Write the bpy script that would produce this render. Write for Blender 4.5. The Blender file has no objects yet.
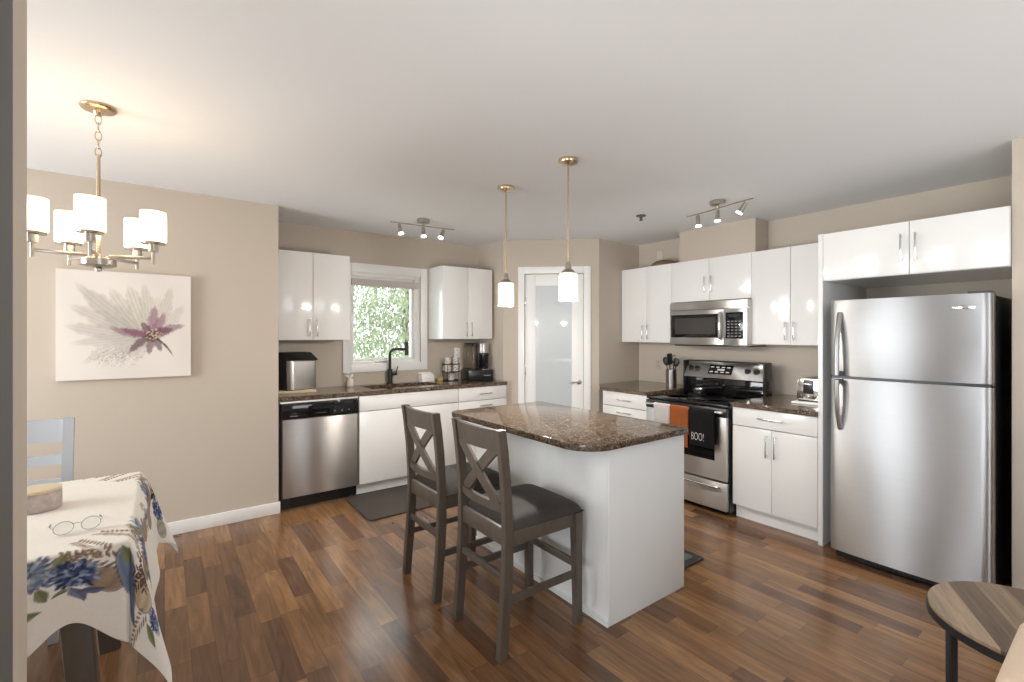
import bpy, bmesh, math, random
import numpy as np
from mathutils import Vector, Matrix

# ------------------------------------------------------------------ camera, world, sun, window light, exposure
SC = bpy.context.scene
COL = SC.collection
CAM_H = 1.413
YAW = math.radians(36.474)
cam_d = bpy.data.cameras.new('camera')
cam_d.sensor_width = 36.0
cam_d.lens = 36.0 * 469.75 / 1024.0
cam_d.shift_y = -5.85 / 1024.0
cam_d.clip_start = 0.02
cam = bpy.data.objects.new('camera', cam_d)
cam.location = (0, 0, CAM_H)
cam.rotation_euler = (math.pi / 2, 0, -YAW)
COL.objects.link(cam)
SC.camera = cam

SC.view_settings.view_transform = 'Standard'
SC.view_settings.look = 'None'
SC.view_settings.gamma = 1.0
SC.view_settings.use_curve_mapping = False
SC.view_settings.exposure = 0.04

world = bpy.data.worlds.new('sky')
SC.world = world
world.use_nodes = True
bg = world.node_tree.nodes['Background']
bg.inputs[0].default_value = (0.86, 0.93, 1.0, 1)
bg.inputs[1].default_value = 6.5

def light(name, kind, loc, energy, color, rot=(0, 0, 0), size=0.1, size_y=None, **kw):
    d = bpy.data.lights.new(name, kind)
    d.energy = energy
    d.color = color
    if kind == 'AREA':
        d.shape = 'RECTANGLE'
        d.size = size
        d.size_y = size_y or size
    elif kind == 'SUN':
        d.angle = size
    else:
        d.shadow_soft_size = size
    for k, v in kw.items():
        setattr(d, k, v)
    o = bpy.data.objects.new(name, d)
    o.location = loc
    o.rotation_euler = rot
    COL.objects.link(o)
    return o

sun = light('sun', 'SUN', (6, 0, 8), 5.0, (1.0, 0.96, 0.88), size=0.02)
sun.rotation_euler = Vector((-0.85, 0.12, -0.8)).to_track_quat('-Z', 'Y').to_euler()
# daylight through the windows beside the living room and the dining area
light('side_window_daylight', 'AREA', (-2.92, -0.9, 1.3), 24, (0.93, 0.97, 1.0), (math.radians(90), 0, math.radians(-90)), 2.6, 1.9)
light('dining_window_daylight', 'AREA', (-2.92, 2.9, 1.35), 66, (0.93, 0.97, 1.0), (math.radians(90), 0, math.radians(-90)), 1.4, 1.5)

# added upward fill lamps behind the camera, standing in for a bounced flash
light('ceiling_fill', 'AREA', (2.7, -0.9, 0.85), 17, (0.99, 0.995, 1.0), (math.radians(180), 0, 0), 1.6, 1.6)
light('ceiling_fill', 'AREA', (0.1, -0.6, 0.85), 23, (0.99, 0.995, 1.0), (math.radians(180), 0, 0), 1.2, 1.2)

# ------------------------------------------------------------------ helpers
rnd = random.Random(7)

def nbm():
    return bmesh.new()

def merge(bm, tmp):
    me = bpy.data.meshes.new('t')
    tmp.to_mesh(me)
    tmp.free()
    bm.from_mesh(me)
    bpy.data.meshes.remove(me)

def box(bm, x0, x1, y0, y1, z0, z1, bev=0.0, seg=2, mat=None):
    t = bmesh.new()
    bmesh.ops.create_cube(t, size=1.0)
    for v in t.verts:
        v.co = Vector(((x0 + x1) / 2 + v.co.x * (x1 - x0), (y0 + y1) / 2 + v.co.y * (y1 - y0), (z0 + z1) / 2 + v.co.z * (z1 - z0)))
    if bev > 0:
        bmesh.ops.bevel(t, geom=t.edges[:], offset=bev, segments=seg, affect='EDGES', profile=0.5)
    if mat is not None:
        t.transform(mat)
    merge(bm, t)
    return bm

def frame_from(d):
    d = Vector(d).normalized()
    up = Vector((0, 0, 1)) if abs(d.z) < 0.95 else Vector((1, 0, 0))
    a = up.cross(d).normalized()
    b = d.cross(a).normalized()
    return a, b, d

def cyl(bm, p0, p1, r0, r1=None, seg=20, cap=True):
    r1 = r0 if r1 is None else r1
    p0, p1 = Vector(p0), Vector(p1)
    a, b, d = frame_from(p1 - p0)
    A, B = [], []
    for i in range(seg):
        an = 2 * math.pi * i / seg
        o = a * math.cos(an) + b * math.sin(an)
        A.append(bm.verts.new(p0 + o * r0))
        B.append(bm.verts.new(p1 + o * r1))
    for i in range(seg):
        j = (i + 1) % seg
        bm.faces.new((A[i], A[j], B[j], B[i]))
    if cap:
        bm.faces.new(A[::-1])
        bm.faces.new(B)
    return bm

def beam(bm, p0, p1, w, d, up=(0, 0, 1), bev=0.003):
    """bar of rectangular section: w across (side), d along the 'up' side"""
    p0, p1 = Vector(p0), Vector(p1)
    ax = (p1 - p0).normalized()
    side = ax.cross(Vector(up)).normalized()
    u = side.cross(ax).normalized()
    M = Matrix((side, u, ax)).transposed().to_4x4()
    M.translation = (p0 + p1) / 2
    L = (p1 - p0).length
    box(bm, -w / 2, w / 2, -d / 2, d / 2, -L / 2, L / 2, bev, 2, M)
    return bm

def lathe(bm, prof, c=(0, 0, 0), seg=32, axis='z'):
    rings = []
    for r, z in prof:
        ring = []
        for i in range(seg):
            an = 2 * math.pi * i / seg
            p = (r * math.cos(an), r * math.sin(an), z)
            if axis == 'x':
                p = (p[2], p[0], p[1])
            elif axis == 'y':
                p = (p[0], p[2], p[1])
            ring.append(bm.verts.new((c[0] + p[0], c[1] + p[1], c[2] + p[2])))
        rings.append(ring)
    for A, B in zip(rings, rings[1:]):
        for i in range(seg):
            j = (i + 1) % seg
            try:
                bm.faces.new((A[i], A[j], B[j], B[i]))
            except ValueError:
                pass
    if prof[0][0] > 1e-6:
        bm.faces.new(rings[0][::-1])
    if prof[-1][0] > 1e-6:
        bm.faces.new(rings[-1])
    return bm

def tube(bm, pts, r, seg=10, closed=False, flat=None):
    """round tube through pts; flat=(ra, rb) gives an elliptic section"""
    pts = [Vector(p) for p in pts]
    n = len(pts)
    rings = []
    prev = None
    for i in range(n):
        if closed:
            d = pts[(i + 1) % n] - pts[i - 1]
        else:
            d = pts[min(i + 1, n - 1)] - pts[max(i - 1, 0)]
        d.normalize()
        if prev is None:
            a, b, _ = frame_from(d)
        else:
            a = prev - d * prev.dot(d)
            a.normalize()
            b = d.cross(a).normalized()
        prev = a
        ra, rb = flat if flat else (r, r)
        rings.append([bm.verts.new(pts[i] + a * math.cos(2 * math.pi * k / seg) * ra + b * math.sin(2 * math.pi * k / seg) * rb) for k in range(seg)])
    m = n if closed else n - 1
    for i in range(m):
        A, B = rings[i], rings[(i + 1) % n]
        for k in range(seg):
            l = (k + 1) % seg
            bm.faces.new((A[k], A[l], B[l], B[k]))
    if not closed:
        bm.faces.new(rings[0][::-1])
        bm.faces.new(rings[-1])
    return bm

def prism(bm, poly, z0, z1, bev=0.0, seg=3):
    t = bmesh.new()
    A = [t.verts.new((x, y, z0)) for x, y in poly]
    f = t.faces.new(A)
    r = bmesh.ops.extrude_face_region(t, geom=[f])
    for v in r['geom']:
        if isinstance(v, bmesh.types.BMVert):
            v.co.z = z1
    bmesh.ops.recalc_face_normals(t, faces=t.faces[:])
    if bev > 0:
        es = [e for e in t.edges if abs(e.verts[0].co.z - e.verts[1].co.z) < 1e-6]
        bmesh.ops.bevel(t, geom=es, offset=bev, segments=seg, affect='EDGES', profile=0.5)
    merge(bm, t)
    return bm

def rounded_rect(x0, x1, y0, y1, r, seg=6, corners=(1, 1, 1, 1)):
    """corner order: x1y1, x0y1, x0y0, x1y0"""
    pts = []
    for k, (cx, cy, a0) in enumerate(((x1, y1, 0), (x0, y1, 90), (x0, y0, 180), (x1, y0, 270))):
        rr = r * corners[k]
        if rr <= 0:
            pts.append((cx, cy))
            continue
        sx = -1 if cx == x1 else 1
        sy = -1 if cy == y1 else 1
        for i in range(seg + 1):
            an = math.radians(a0 + 90 * i / seg)
            pts.append((cx + sx * rr + rr * math.cos(an), cy + sy * rr + rr * math.sin(an)))
    return pts

def obj(name, bm, m, parent=None, loc=(0, 0, 0), rotz=0.0, smooth=35, label=None):
    me = bpy.data.meshes.new(name)
    bmesh.ops.recalc_face_normals(bm, faces=bm.faces[:])
    bm.to_mesh(me)
    bm.free()
    if smooth:
        me.polygons.foreach_set('use_smooth', [True] * len(me.polygons))
        me.set_sharp_from_angle(angle=math.radians(smooth))
    me.materials.append(m)
    o = bpy.data.objects.new(name, me)
    o.location = loc
    o.rotation_euler = (0, 0, rotz)
    COL.objects.link(o)
    if parent is not None:
        o.parent = parent
    if label:
        o['label'] = label
    return o

def thing(name, label, cat, loc=(0, 0, 0), rotz=0.0, group=None):
    o = bpy.data.objects.new(name, None)
    o.empty_display_size = 0.05
    COL.objects.link(o)
    o.location = loc
    o.rotation_euler = (0, 0, rotz)
    tag(o, label, cat, group)
    return o

def tag(o, label, cat, group=None, kind=None):
    o['label'] = label
    o['category'] = cat
    if group:
        o['group'] = group
    if kind:
        o['kind'] = kind
    return o

def struct(name, bm, m, parent=None, label=None, **kw):
    o = obj(name, bm, m, parent, **kw)
    if parent is None:
        o['kind'] = 'structure'
    if label:
        o['label'] = label
    return o

def dup(root, loc, rotz=None, label=None, group=None):
    def cp(o, par):
        c = o.copy()
        COL.objects.link(c)
        if par is not None:
            c.parent = par
        for ch in list(o.children):
            cp(ch, c)
        return c
    r = cp(root, None)
    r.location = loc
    if rotz is not None:
        r.rotation_euler = (0, 0, rotz)
    if label:
        r['label'] = label
    if group:
        r['group'] = group
    return r

def text(name, body, size, m, parent, loc, rot, extrude=0.0004, sx=1.0, label=None, bold=0.0):
    c = bpy.data.curves.new(name, 'FONT')
    c.body = body
    c.size = size
    c.extrude = extrude
    c.offset = bold
    c.align_x = 'CENTER'
    c.align_y = 'CENTER'
    c.materials.append(m)
    tmp = bpy.data.objects.new(name, c)
    COL.objects.link(tmp)
    bpy.context.view_layer.update()
    me = bpy.data.meshes.new_from_object(tmp.evaluated_get(bpy.context.evaluated_depsgraph_get()))
    bpy.data.objects.remove(tmp)
    me.transform(Matrix.Diagonal((sx, 1, 1, 1)))
    me.name = name
    o = bpy.data.objects.new(name, me)
    o.location = loc
    o.rotation_euler = rot
    o.parent = parent
    COL.objects.link(o)
    if label:
        o['label'] = label
    return o

# ------------------------------------------------------------------ materials
def srgb(r, g, b):
    f = lambda c: (c / 255 / 12.92) if c / 255 <= 0.04045 else ((c / 255 + 0.055) / 1.055) ** 2.4
    return (f(r), f(g), f(b), 1.0)

def mat(name, color, rough=0.5, metal=0.0, vary=0.06, scale=8.0, bump=0.0, bscale=60.0, spec=0.5, coat=0.0, stretch=None, sheen=0.0, **kw):
    m = bpy.data.materials.new(name)
    m.use_nodes = True
    nt = m.node_tree
    p = nt.nodes['Principled BSDF']
    c = color if len(color) == 4 else (*color, 1)
    p.inputs['Roughness'].default_value = rough
    p.inputs['Metallic'].default_value = metal
    p.inputs['Specular IOR Level'].default_value = spec
    p.inputs['Coat Weight'].default_value = coat
    p.inputs['Sheen Weight'].default_value = sheen
    for k, v in kw.items():
        p.inputs[k].default_value = v
    tc = nt.nodes.new('ShaderNodeTexCoord')
    mp = nt.nodes.new('ShaderNodeMapping')
    nt.links.new(tc.outputs['Object'], mp.inputs[0])
    if stretch:
        mp.inputs['Scale'].default_value = stretch
    n = nt.nodes.new('ShaderNodeTexNoise')
    n.inputs['Scale'].default_value = scale
    n.inputs['Detail'].default_value = 4
    nt.links.new(mp.outputs[0], n.inputs['Vector'])
    mix = nt.nodes.new('ShaderNodeMix')
    mix.data_type = 'RGBA'
    mix.inputs[6].default_value = tuple(min(1, x * (1 - vary)) for x in c[:3]) + (1,)
    mix.inputs[7].default_value = tuple(min(1, x * (1 + vary)) for x in c[:3]) + (1,)
    nt.links.new(n.outputs[0], mix.inputs[0])
    nt.links.new(mix.outputs[2], p.inputs['Base Color'])
    if bump > 0:
        n2 = nt.nodes.new('ShaderNodeTexNoise')
        n2.inputs['Scale'].default_value = bscale
        n2.inputs['Detail'].default_value = 3
        nt.links.new(mp.outputs[0], n2.inputs['Vector'])
        b = nt.nodes.new('ShaderNodeBump')
        b.inputs['Strength'].default_value = bump
        b.inputs['Distance'].default_value = 0.01
        nt.links.new(n2.outputs[0], b.inputs['Height'])
        nt.links.new(b.outputs[0], p.inputs['Normal'])
    return m

def attr_mat(name, rough=0.7, bump=0.1, bscale=400, sheen=0.0):
    m = mat(name, (0.8, 0.8, 0.8), rough, 0, 0, 8, bump, bscale, spec=0.2, sheen=sheen)
    nt = m.node_tree
    a = nt.nodes.new('ShaderNodeAttribute')
    a.attribute_name = 'print'
    nt.links.new(a.outputs['Color'], nt.nodes['Principled BSDF'].inputs['Base Color'])
    return m

def emis(name, color, strength, base=(0.9, 0.88, 0.84)):
    m = bpy.data.materials.new(name)
    m.use_nodes = True
    p = m.node_tree.nodes['Principled BSDF']
    p.inputs['Base Color'].default_value = (*base, 1)
    p.inputs['Roughness'].default_value = 0.3
    p.inputs['Emission Color'].default_value = (*color, 1)
    nt = m.node_tree
    tc = nt.nodes.new('ShaderNodeTexCoord')
    sep = nt.nodes.new('ShaderNodeSeparateXYZ')
    nt.links.new(tc.outputs['Generated'], sep.inputs[0])
    r = nt.nodes.new('ShaderNodeMapRange')     # the bulb sits mid-height: the glass glows most there
    r.inputs[1].default_value = 0.0
    r.inputs[2].default_value = 1.0
    cr = nt.nodes.new('ShaderNodeFloatCurve')
    cv = cr.mapping.curves[0]
    cv.points[0].location = (0, 0.5)
    cv.points[1].location = (1, 0.28)
    cv.points.new(0.5, 1.0)
    cr.mapping.update()
    nt.links.new(sep.outputs[2], cr.inputs[1])
    mu = nt.nodes.new('ShaderNodeMath')
    mu.operation = 'MULTIPLY'
    mu.inputs[1].default_value = strength
    nt.links.new(cr.outputs[0], mu.inputs[0])
    nt.links.new(mu.outputs[0], p.inputs['Emission Strength'])
    return m

def granite():
    m = bpy.data.materials.new('granite')
    m.use_nodes = True
    nt = m.node_tree
    p = nt.nodes['Principled BSDF']
    p.inputs['Roughness'].default_value = 0.09
    p.inputs['Specular IOR Level'].default_value = 0.55
    tc = nt.nodes.new('ShaderNodeTexCoord')
    def noise(s, d, off):
        mp = nt.nodes.new('ShaderNodeMapping')
        mp.inputs['Location'].default_value = (off, off * 1.7, off * 0.6)
        nt.links.new(tc.outputs['Object'], mp.inputs[0])
        n = nt.nodes.new('ShaderNodeTexNoise')
        n.inputs['Scale'].default_value = s
        n.inputs['Detail'].default_value = d
        n.inputs['Roughness'].default_value = 0.65
        nt.links.new(mp.outputs[0], n.inputs['Vector'])
        return n
    def ramp(src, stops):
        r = nt.nodes.new('ShaderNodeValToRGB')
        e = r.color_ramp.elements
        e[0].position, e[0].color = stops[0]
        e[1].position, e[1].color = stops[-1]
        for q, c in stops[1:-1]:
            x = e.new(q)
            x.color = c
        nt.links.new(src, r.inputs[0])
        return r
    v = nt.nodes.new('ShaderNodeTexVoronoi')
    v.inputs['Scale'].default_value = 120
    nt.links.new(tc.outputs['Object'], v.inputs['Vector'])
    sep = nt.nodes.new('ShaderNodeSeparateColor')
    nt.links.new(v.outputs['Color'], sep.inputs[0])
    r1 = ramp(sep.outputs[0], [(0.0, srgb(14, 12, 11)), (0.32, srgb(26, 22, 20)), (0.5, srgb(74, 58, 46)), (0.68, srgb(122, 100, 80)), (0.86, srgb(58, 47, 40)), (1.0, srgb(170, 152, 130))])
    n = noise(26, 6, 3.1)
    r2 = ramp(n.outputs[0], [(0.3, srgb(40, 33, 28)), (0.48, srgb(96, 80, 66)), (0.6, srgb(136, 116, 96)), (0.75, srgb(74, 60, 50))])
    mix = nt.nodes.new('ShaderNodeMix')
    mix.data_type = 'RGBA'
    mix.inputs[0].default_value = 0.38
    nt.links.new(r1.outputs[0], mix.inputs[6])
    nt.links.new(r2.outputs[0], mix.inputs[7])
    nt.links.new(mix.outputs[2], p.inputs['Base Color'])
    return m

def floor_mat():
    m = bpy.data.materials.new('laminate_floor')
    m.use_nodes = True
    nt = m.node_tree
    N, L = nt.nodes, nt.links
    p = N['Principled BSDF']
    tc = N.new('ShaderNodeTexCoord')
    sep = N.new('ShaderNodeSeparateXYZ')
    L.new(tc.outputs['Object'], sep.inputs[0])
    def M(op, a, b=None):
        n = N.new('ShaderNodeMath')
        n.operation = op
        for i, q in enumerate((a, b)):
            if q is None:
                continue
            if isinstance(q, (int, float)):
                n.inputs[i].default_value = q
            else:
                L.new(q, n.inputs[i])
        return n.outputs[0]
    W, LEN = 0.094, 0.52
    xr = M('DIVIDE', sep.outputs[0], W)
    row = M('FLOOR', xr)
    fx = M('SUBTRACT', xr, row)
    wn = N.new('ShaderNodeTexWhiteNoise')
    wn.noise_dimensions = '1D'
    L.new(row, wn.inputs['W'])
    yr = M('ADD', M('DIVIDE', sep.outputs[1], LEN), M('MULTIPLY', wn.outputs['Value'], 7.3))
    col = M('FLOOR', yr)
    fy = M('SUBTRACT', yr, col)
    wn2 = N.new('ShaderNodeTexWhiteNoise')
    wn2.noise_dimensions = '2D'
    cmb = N.new('ShaderNodeCombineXYZ')
    L.new(row, cmb.inputs[0])
    L.new(col, cmb.inputs[1])
    L.new(cmb.outputs[0], wn2.inputs['Vector'])
    r = N.new('ShaderNodeValToRGB')
    e = r.color_ramp.elements
    e[0].position, e[0].color = 0.0, srgb(92, 66, 47)
    e[1].position, e[1].color = 1.0, srgb(146, 109, 73)
    for q, c in ((0.25, srgb(107, 76, 53)), (0.5, srgb(124, 90, 60)), (0.75, srgb(137, 100, 66))):
        x = e.new(q)
        x.color = c
    L.new(wn2.outputs['Value'], r.inputs[0])
    # grain, shifted for each board
    mp = N.new('ShaderNodeMapping')
    mp.inputs['Scale'].default_value = (26, 2.6, 1)
    L.new(tc.outputs['Object'], mp.inputs[0])
    off = N.new('ShaderNodeVectorMath')
    off.operation = 'ADD'
    L.new(mp.outputs[0], off.inputs[0])
    sc = N.new('ShaderNodeVectorMath')
    sc.operation = 'SCALE'
    sc.inputs['Scale'].default_value = 20
    L.new(wn2.outputs['Color'], sc.inputs[0])
    L.new(sc.outputs[0], off.inputs[1])
    g = N.new('ShaderNodeTexNoise')
    g.inputs['Scale'].default_value = 1.0
    g.inputs['Detail'].default_value = 6
    g.inputs['Distortion'].default_value = 1.2
    L.new(off.outputs[0], g.inputs['Vector'])
    gr = N.new('ShaderNodeMapRange')
    gr.inputs[1].default_value = 0.25
    gr.inputs[2].default_value = 0.75
    gr.inputs[3].default_value = 0.62
    gr.inputs[4].default_value = 1.35
    L.new(g.outputs[0], gr.inputs[0])
    # thin joints
    ex = M('MINIMUM', fx, M('SUBTRACT', 1.0, fx))
    ey = M('MINIMUM', fy, M('SUBTRACT', 1.0, fy))
    jx = M('GREATER_THAN', ex, 0.012)
    jy = M('GREATER_THAN', ey, 0.003)
    j = M('ADD', M('MULTIPLY', M('MULTIPLY', jx, jy), 0.35), 0.65)
    k = M('MULTIPLY', gr.outputs[0], j)
    mul = N.new('ShaderNodeVectorMath')
    mul.operation = 'SCALE'
    L.new(r.outputs[0], mul.inputs[0])
    L.new(k, mul.inputs['Scale'])
    L.new(mul.outputs[0], p.inputs['Base Color'])
    p.inputs['Roughness'].default_value = 0.21
    b = N.new('ShaderNodeBump')
    b.inputs['Strength'].default_value = 0.06
    b.inputs['Distance'].default_value = 0.004
    L.new(k, b.inputs['Height'])
    L.new(b.outputs[0], p.inputs['Normal'])
    return m

def glass_mat(name='window_glass', tint=(0.97, 0.985, 0.98, 1)):
    m = bpy.data.materials.new(name)
    m.use_nodes = True
    nt = m.node_tree
    nt.nodes.remove(nt.nodes['Principled BSDF'])
    out = nt.nodes['Material Output']
    t = nt.nodes.new('ShaderNodeBsdfTransparent')
    t.inputs[0].default_value = tint
    g = nt.nodes.new('ShaderNodeBsdfGlossy')
    g.inputs['Roughness'].default_value = 0.02
    x = nt.nodes.new('ShaderNodeMixShader')
    f = nt.nodes.new('ShaderNodeFresnel')
    f.inputs[0].default_value = 1.35
    nt.links.new(f.outputs[0], x.inputs[0])
    nt.links.new(t.outputs[0], x.inputs[1])
    nt.links.new(g.outputs[0], x.inputs[2])
    nt.links.new(x.outputs[0], out.inputs[0])
    return m

def leaf_mat():
    m = mat('leaves', srgb(148, 155, 130), 0.5, 0, 0.4, 2.2)
    nt = m.node_tree
    p = nt.nodes['Principled BSDF']
    out = nt.nodes['Material Output']
    t = nt.nodes.new('ShaderNodeBsdfTranslucent')
    t.inputs[0].default_value = srgb(140, 148, 118)
    x = nt.nodes.new('ShaderNodeMixShader')
    x.inputs[0].default_value = 0.35
    nt.links.new(p.outputs[0], x.inputs[1])
    nt.links.new(t.outputs[0], x.inputs[2])
    nt.links.new(x.outputs[0], out.inputs[0])
    return m

def plank_mat():
    m = bpy.data.materials.new('rustic_planks')
    m.use_nodes = True
    nt = m.node_tree
    N, L = nt.nodes, nt.links
    p = N['Principled BSDF']
    p.inputs['Roughness'].default_value = 0.42
    tc = N.new('ShaderNodeTexCoord')
    mp = N.new('ShaderNodeMapping')
    mp.inputs['Rotation'].default_value = (0, 0, math.radians(-26.3))
    L.new(tc.outputs['Object'], mp.inputs[0])
    sep = N.new('ShaderNodeSeparateXYZ')
    L.new(mp.outputs[0], sep.inputs[0])
    d = N.new('ShaderNodeMath'); d.operation = 'DIVIDE'; d.inputs[1].default_value = 0.085
    L.new(sep.outputs[1], d.inputs[0])
    f = N.new('ShaderNodeMath'); f.operation = 'FLOOR'
    L.new(d.outputs[0], f.inputs[0])
    w = N.new('ShaderNodeTexWhiteNoise'); w.noise_dimensions = '1D'
    L.new(f.outputs[0], w.inputs['W'])
    r = N.new('ShaderNodeValToRGB')
    e = r.color_ramp.elements
    e[0].color = srgb(96, 80, 66)
    e[1].color = srgb(166, 144, 120)
    L.new(w.outputs['Value'], r.inputs[0])
    m2 = N.new('ShaderNodeMapping')
    m2.inputs['Scale'].default_value = (3, 55, 1)
    L.new(mp.outputs[0], m2.inputs[0])
    n = N.new('ShaderNodeTexNoise'); n.inputs['Scale'].default_value = 1.0; n.inputs['Detail'].default_value = 5
    n.inputs['Distortion'].default_value = 0.8
    L.new(m2.outputs[0], n.inputs['Vector'])
    mr = N.new('ShaderNodeMapRange')
    mr.inputs[1].default_value, mr.inputs[2].default_value = 0.25, 0.75
    mr.inputs[3].default_value, mr.inputs[4].default_value = 0.6, 1.3
    L.new(n.outputs[0], mr.inputs[0])
    s = N.new('ShaderNodeVectorMath'); s.operation = 'SCALE'
    L.new(r.outputs[0], s.inputs[0])
    L.new(mr.outputs[0], s.inputs['Scale'])
    L.new(s.outputs[0], p.inputs['Base Color'])
    return m

M = {}
M['wall'] = mat('wall_paint', srgb(191, 179, 164), 0.75, 0, 0.015, 2.0, 0.03, 180)
M['ceil'] = mat('ceiling_paint', srgb(230, 231, 232), 0.85, 0, 0.01, 2.0, 0.05, 150)
M['floor'] = floor_mat()
M['trim'] = mat('white_trim', srgb(238, 237, 234), 0.35, 0, 0.01)
M['cab'] = mat('gloss_white', srgb(234, 232, 229), 0.14, 0, 0.008)
M['cabin'] = mat('white_melamine', srgb(226, 224, 220), 0.4, 0, 0.01)
M['island'] = mat('island_white', srgb(228, 229, 227), 0.35, 0, 0.01)
M['granite'] = granite()
M['steel'] = mat('brushed_steel', (0.60, 0.58, 0.56), 0.36, 1.0, 0.05, 3.0, 0.02, 40, stretch=(1, 1, 40), **{'Anisotropic': 0.93, 'Anisotropic Rotation': 0.25})
M['steeld'] = mat('dishwasher_steel', (0.46, 0.43, 0.405), 0.36, 1.0, 0.05, 3.0, 0.02, 40, stretch=(1, 1, 40), **{'Anisotropic': 0.93, 'Anisotropic Rotation': 0.25})
M['steelv'] = mat('fridge_steel', (0.54, 0.54, 0.54), 0.42, 1.0, 0.03, 2.0, 0.012, 30, stretch=(1, 1, 30), **{'Anisotropic': 0.95, 'Anisotropic Rotation': 0.25})
M['chrome'] = mat('bright_steel', (0.72, 0.71, 0.70), 0.14, 1.0, 0.02)
M['nickel'] = mat('brushed_nickel', (0.46, 0.42, 0.37), 0.28, 1.0, 0.04)
M['darkmetal'] = mat('dark_metal', (0.10, 0.09, 0.08), 0.4, 0.6, 0.1)
M['warmlit'] = mat('warm_lit_nickel', (0.66, 0.53, 0.36), 0.25, 1.0, 0.04)  # nickel with the lamps' warm light tinted into its base colour
M['black'] = mat('black_plastic', (0.012, 0.012, 0.013), 0.28, 0, 0.1)
M['blackgl'] = mat('black_glass', (0.006, 0.006, 0.007), 0.05, 0, 0.1)
M['blackmat'] = mat('matte_black', (0.014, 0.014, 0.015), 0.45, 0, 0.1)
M['darkgrey'] = mat('dark_grey', (0.05, 0.05, 0.052), 0.4, 0, 0.1)
M['darkgrey2'] = mat('grey_print', (0.16, 0.16, 0.165), 0.4, 0, 0.1)
M['wood'] = mat('grey_wood', srgb(88, 80, 72), 0.36, 0, 0.38, 5.0, 0.05, 30, stretch=(6, 6, 1.2))
M['seat'] = mat('charcoal_fabric', srgb(56, 50, 47), 0.6, 0, 0.3, 12, 0.12, 300, spec=0.3, stretch=(14, 1.5, 3))
M['door_glass'] = mat('frosted_glass', srgb(196, 201, 203), 0.35, 0, 0.01, coat=1.0)
M['glass'] = glass_mat()
M['plate'] = mat('almond_plate', srgb(206, 196, 184), 0.5, 0, 0.01)
M['white'] = mat('white_ceramic', srgb(240, 238, 234), 0.25, 0, 0.01)
M['whitecloth'] = mat('white_towel', srgb(244, 238, 236), 0.9, 0, 0.04, 60, 0.2, 300)
M['orangecloth'] = mat('orange_towel', srgb(196, 110, 58), 0.9, 0, 0.08, 60, 0.2, 300)
M['blackcloth'] = mat('black_towel', (0.012, 0.012, 0.013), 0.95, 0, 0.1, 60, 0.2, 300)
M['letter'] = mat('white_print', srgb(226, 224, 222), 0.7, 0, 0.01)
M['paleprint'] = mat('pale_print', srgb(190, 190, 190), 0.5, 0, 0.01)
M['mat'] = mat('dark_mat', srgb(66, 58, 52), 0.75, 0, 0.15, 30, 0.1, 200, stretch=(1, 6, 1))
M['matgrey'] = mat('grey_mat', srgb(92, 98, 98), 0.8, 0, 0.25, 40, 0.1, 200)
M['canvas'] = attr_mat('painted_canvas', 0.7, 0.08, 300)
M['canvas_edge'] = mat('canvas_edge', srgb(226, 220, 213), 0.8, 0, 0.01)
M['cloth'] = attr_mat('printed_tablecloth', 0.8, 0.1, 500)
M['chairpaint'] = mat('chair_paint_with_sheen', srgb(176, 181, 187), 0.22, 0, 0.06, 4)  # grey paint, its colour lightened to carry the bluish window reflection
M['board'] = mat('pale_wood', srgb(206, 188, 158), 0.45, 0, 0.1, 6, stretch=(1, 8, 8))
M['tabletop'] = plank_mat()
M['sofa'] = mat('beige_upholstery', srgb(214, 190, 165), 0.85, 0, 0.04, 40, 0.08, 300, sheen=0.2)
M['wicker'] = mat('brown_wicker', srgb(120, 98, 78), 0.7, 0, 0.3, 60, 0.3, 120)
M['clear'] = glass_mat('clear_tank', (0.80, 0.77, 0.73, 1))
M['leaf'] = leaf_mat()
M['bark'] = mat('bark', srgb(110, 92, 74), 0.9, 0, 0.3, 10)
M['grass'] = mat('lawn', srgb(130, 140, 96), 0.9, 0, 0.3, 3)
M['shade'] = emis('lit_shade', (1.0, 0.80, 0.56), 2.4)
M['pshade'] = emis('lit_pendant_shade', (1.0, 0.82, 0.58), 1.9)
M['bulb'] = emis('spot_lens', (1.0, 0.93, 0.82), 12.0)
M['yellow'] = mat('sponge_yellow', srgb(186, 172, 96), 0.9, 0, 0.2, 60)
M['green'] = mat('sprig_green', srgb(120, 140, 90), 0.8, 0, 0.2)
M['birch'] = mat('birch_print', srgb(176, 162, 156), 0.6, 0, 0.55, 34)
M['lens'] = mat('spectacle_wire', (0.22, 0.20, 0.18), 0.3, 0.6, 0.1)

# ------------------------------------------------------------------ setting
H = 2.44
struct('floor', box(nbm(), -3.2, 4.6, -3.6, 4.9, -0.08, 0.0), M['floor'])
struct('ceiling', box(nbm(), -3.2, 4.6, -3.6, 4.9, H, H + 0.1), M['ceil'])
struct('wall_dining', box(nbm(), -3.2, 0.726, 4.1, 4.85, 0, H), M['wall'])
# back wall with its window opening
WX0, WX1, WZ0, WZ1 = 1.445, 2.215, 1.115, 2.055
b = nbm()
box(b, 0.726, WX0, 4.64, 4.80, 0, H)
box(b, WX1, 2.95, 4.64, 4.80, 0, H)
box(b, WX0, WX1, 4.64, 4.80, 0, WZ0)
box(b, WX0, WX1, 4.64, 4.80, WZ1, H)
struct('wall_back', b, M['wall'])
# corner pantry: short return, angled wall with the door, second return
P2, P3 = Vector((2.957, 4.16)), Vector((3.714, 3.467))
struct('wall_pantry_left', prism(nbm(), [(2.93, 4.64), (2.957, 4.16), (3.05, 4.20), (3.03, 4.80), (2.93, 4.80)], 0, H), M['wall'])
UD = (P3 - P2).normalized()
LB = (P3 - P2).length
ANG = math.atan2(UD.y, UD.x)
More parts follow.
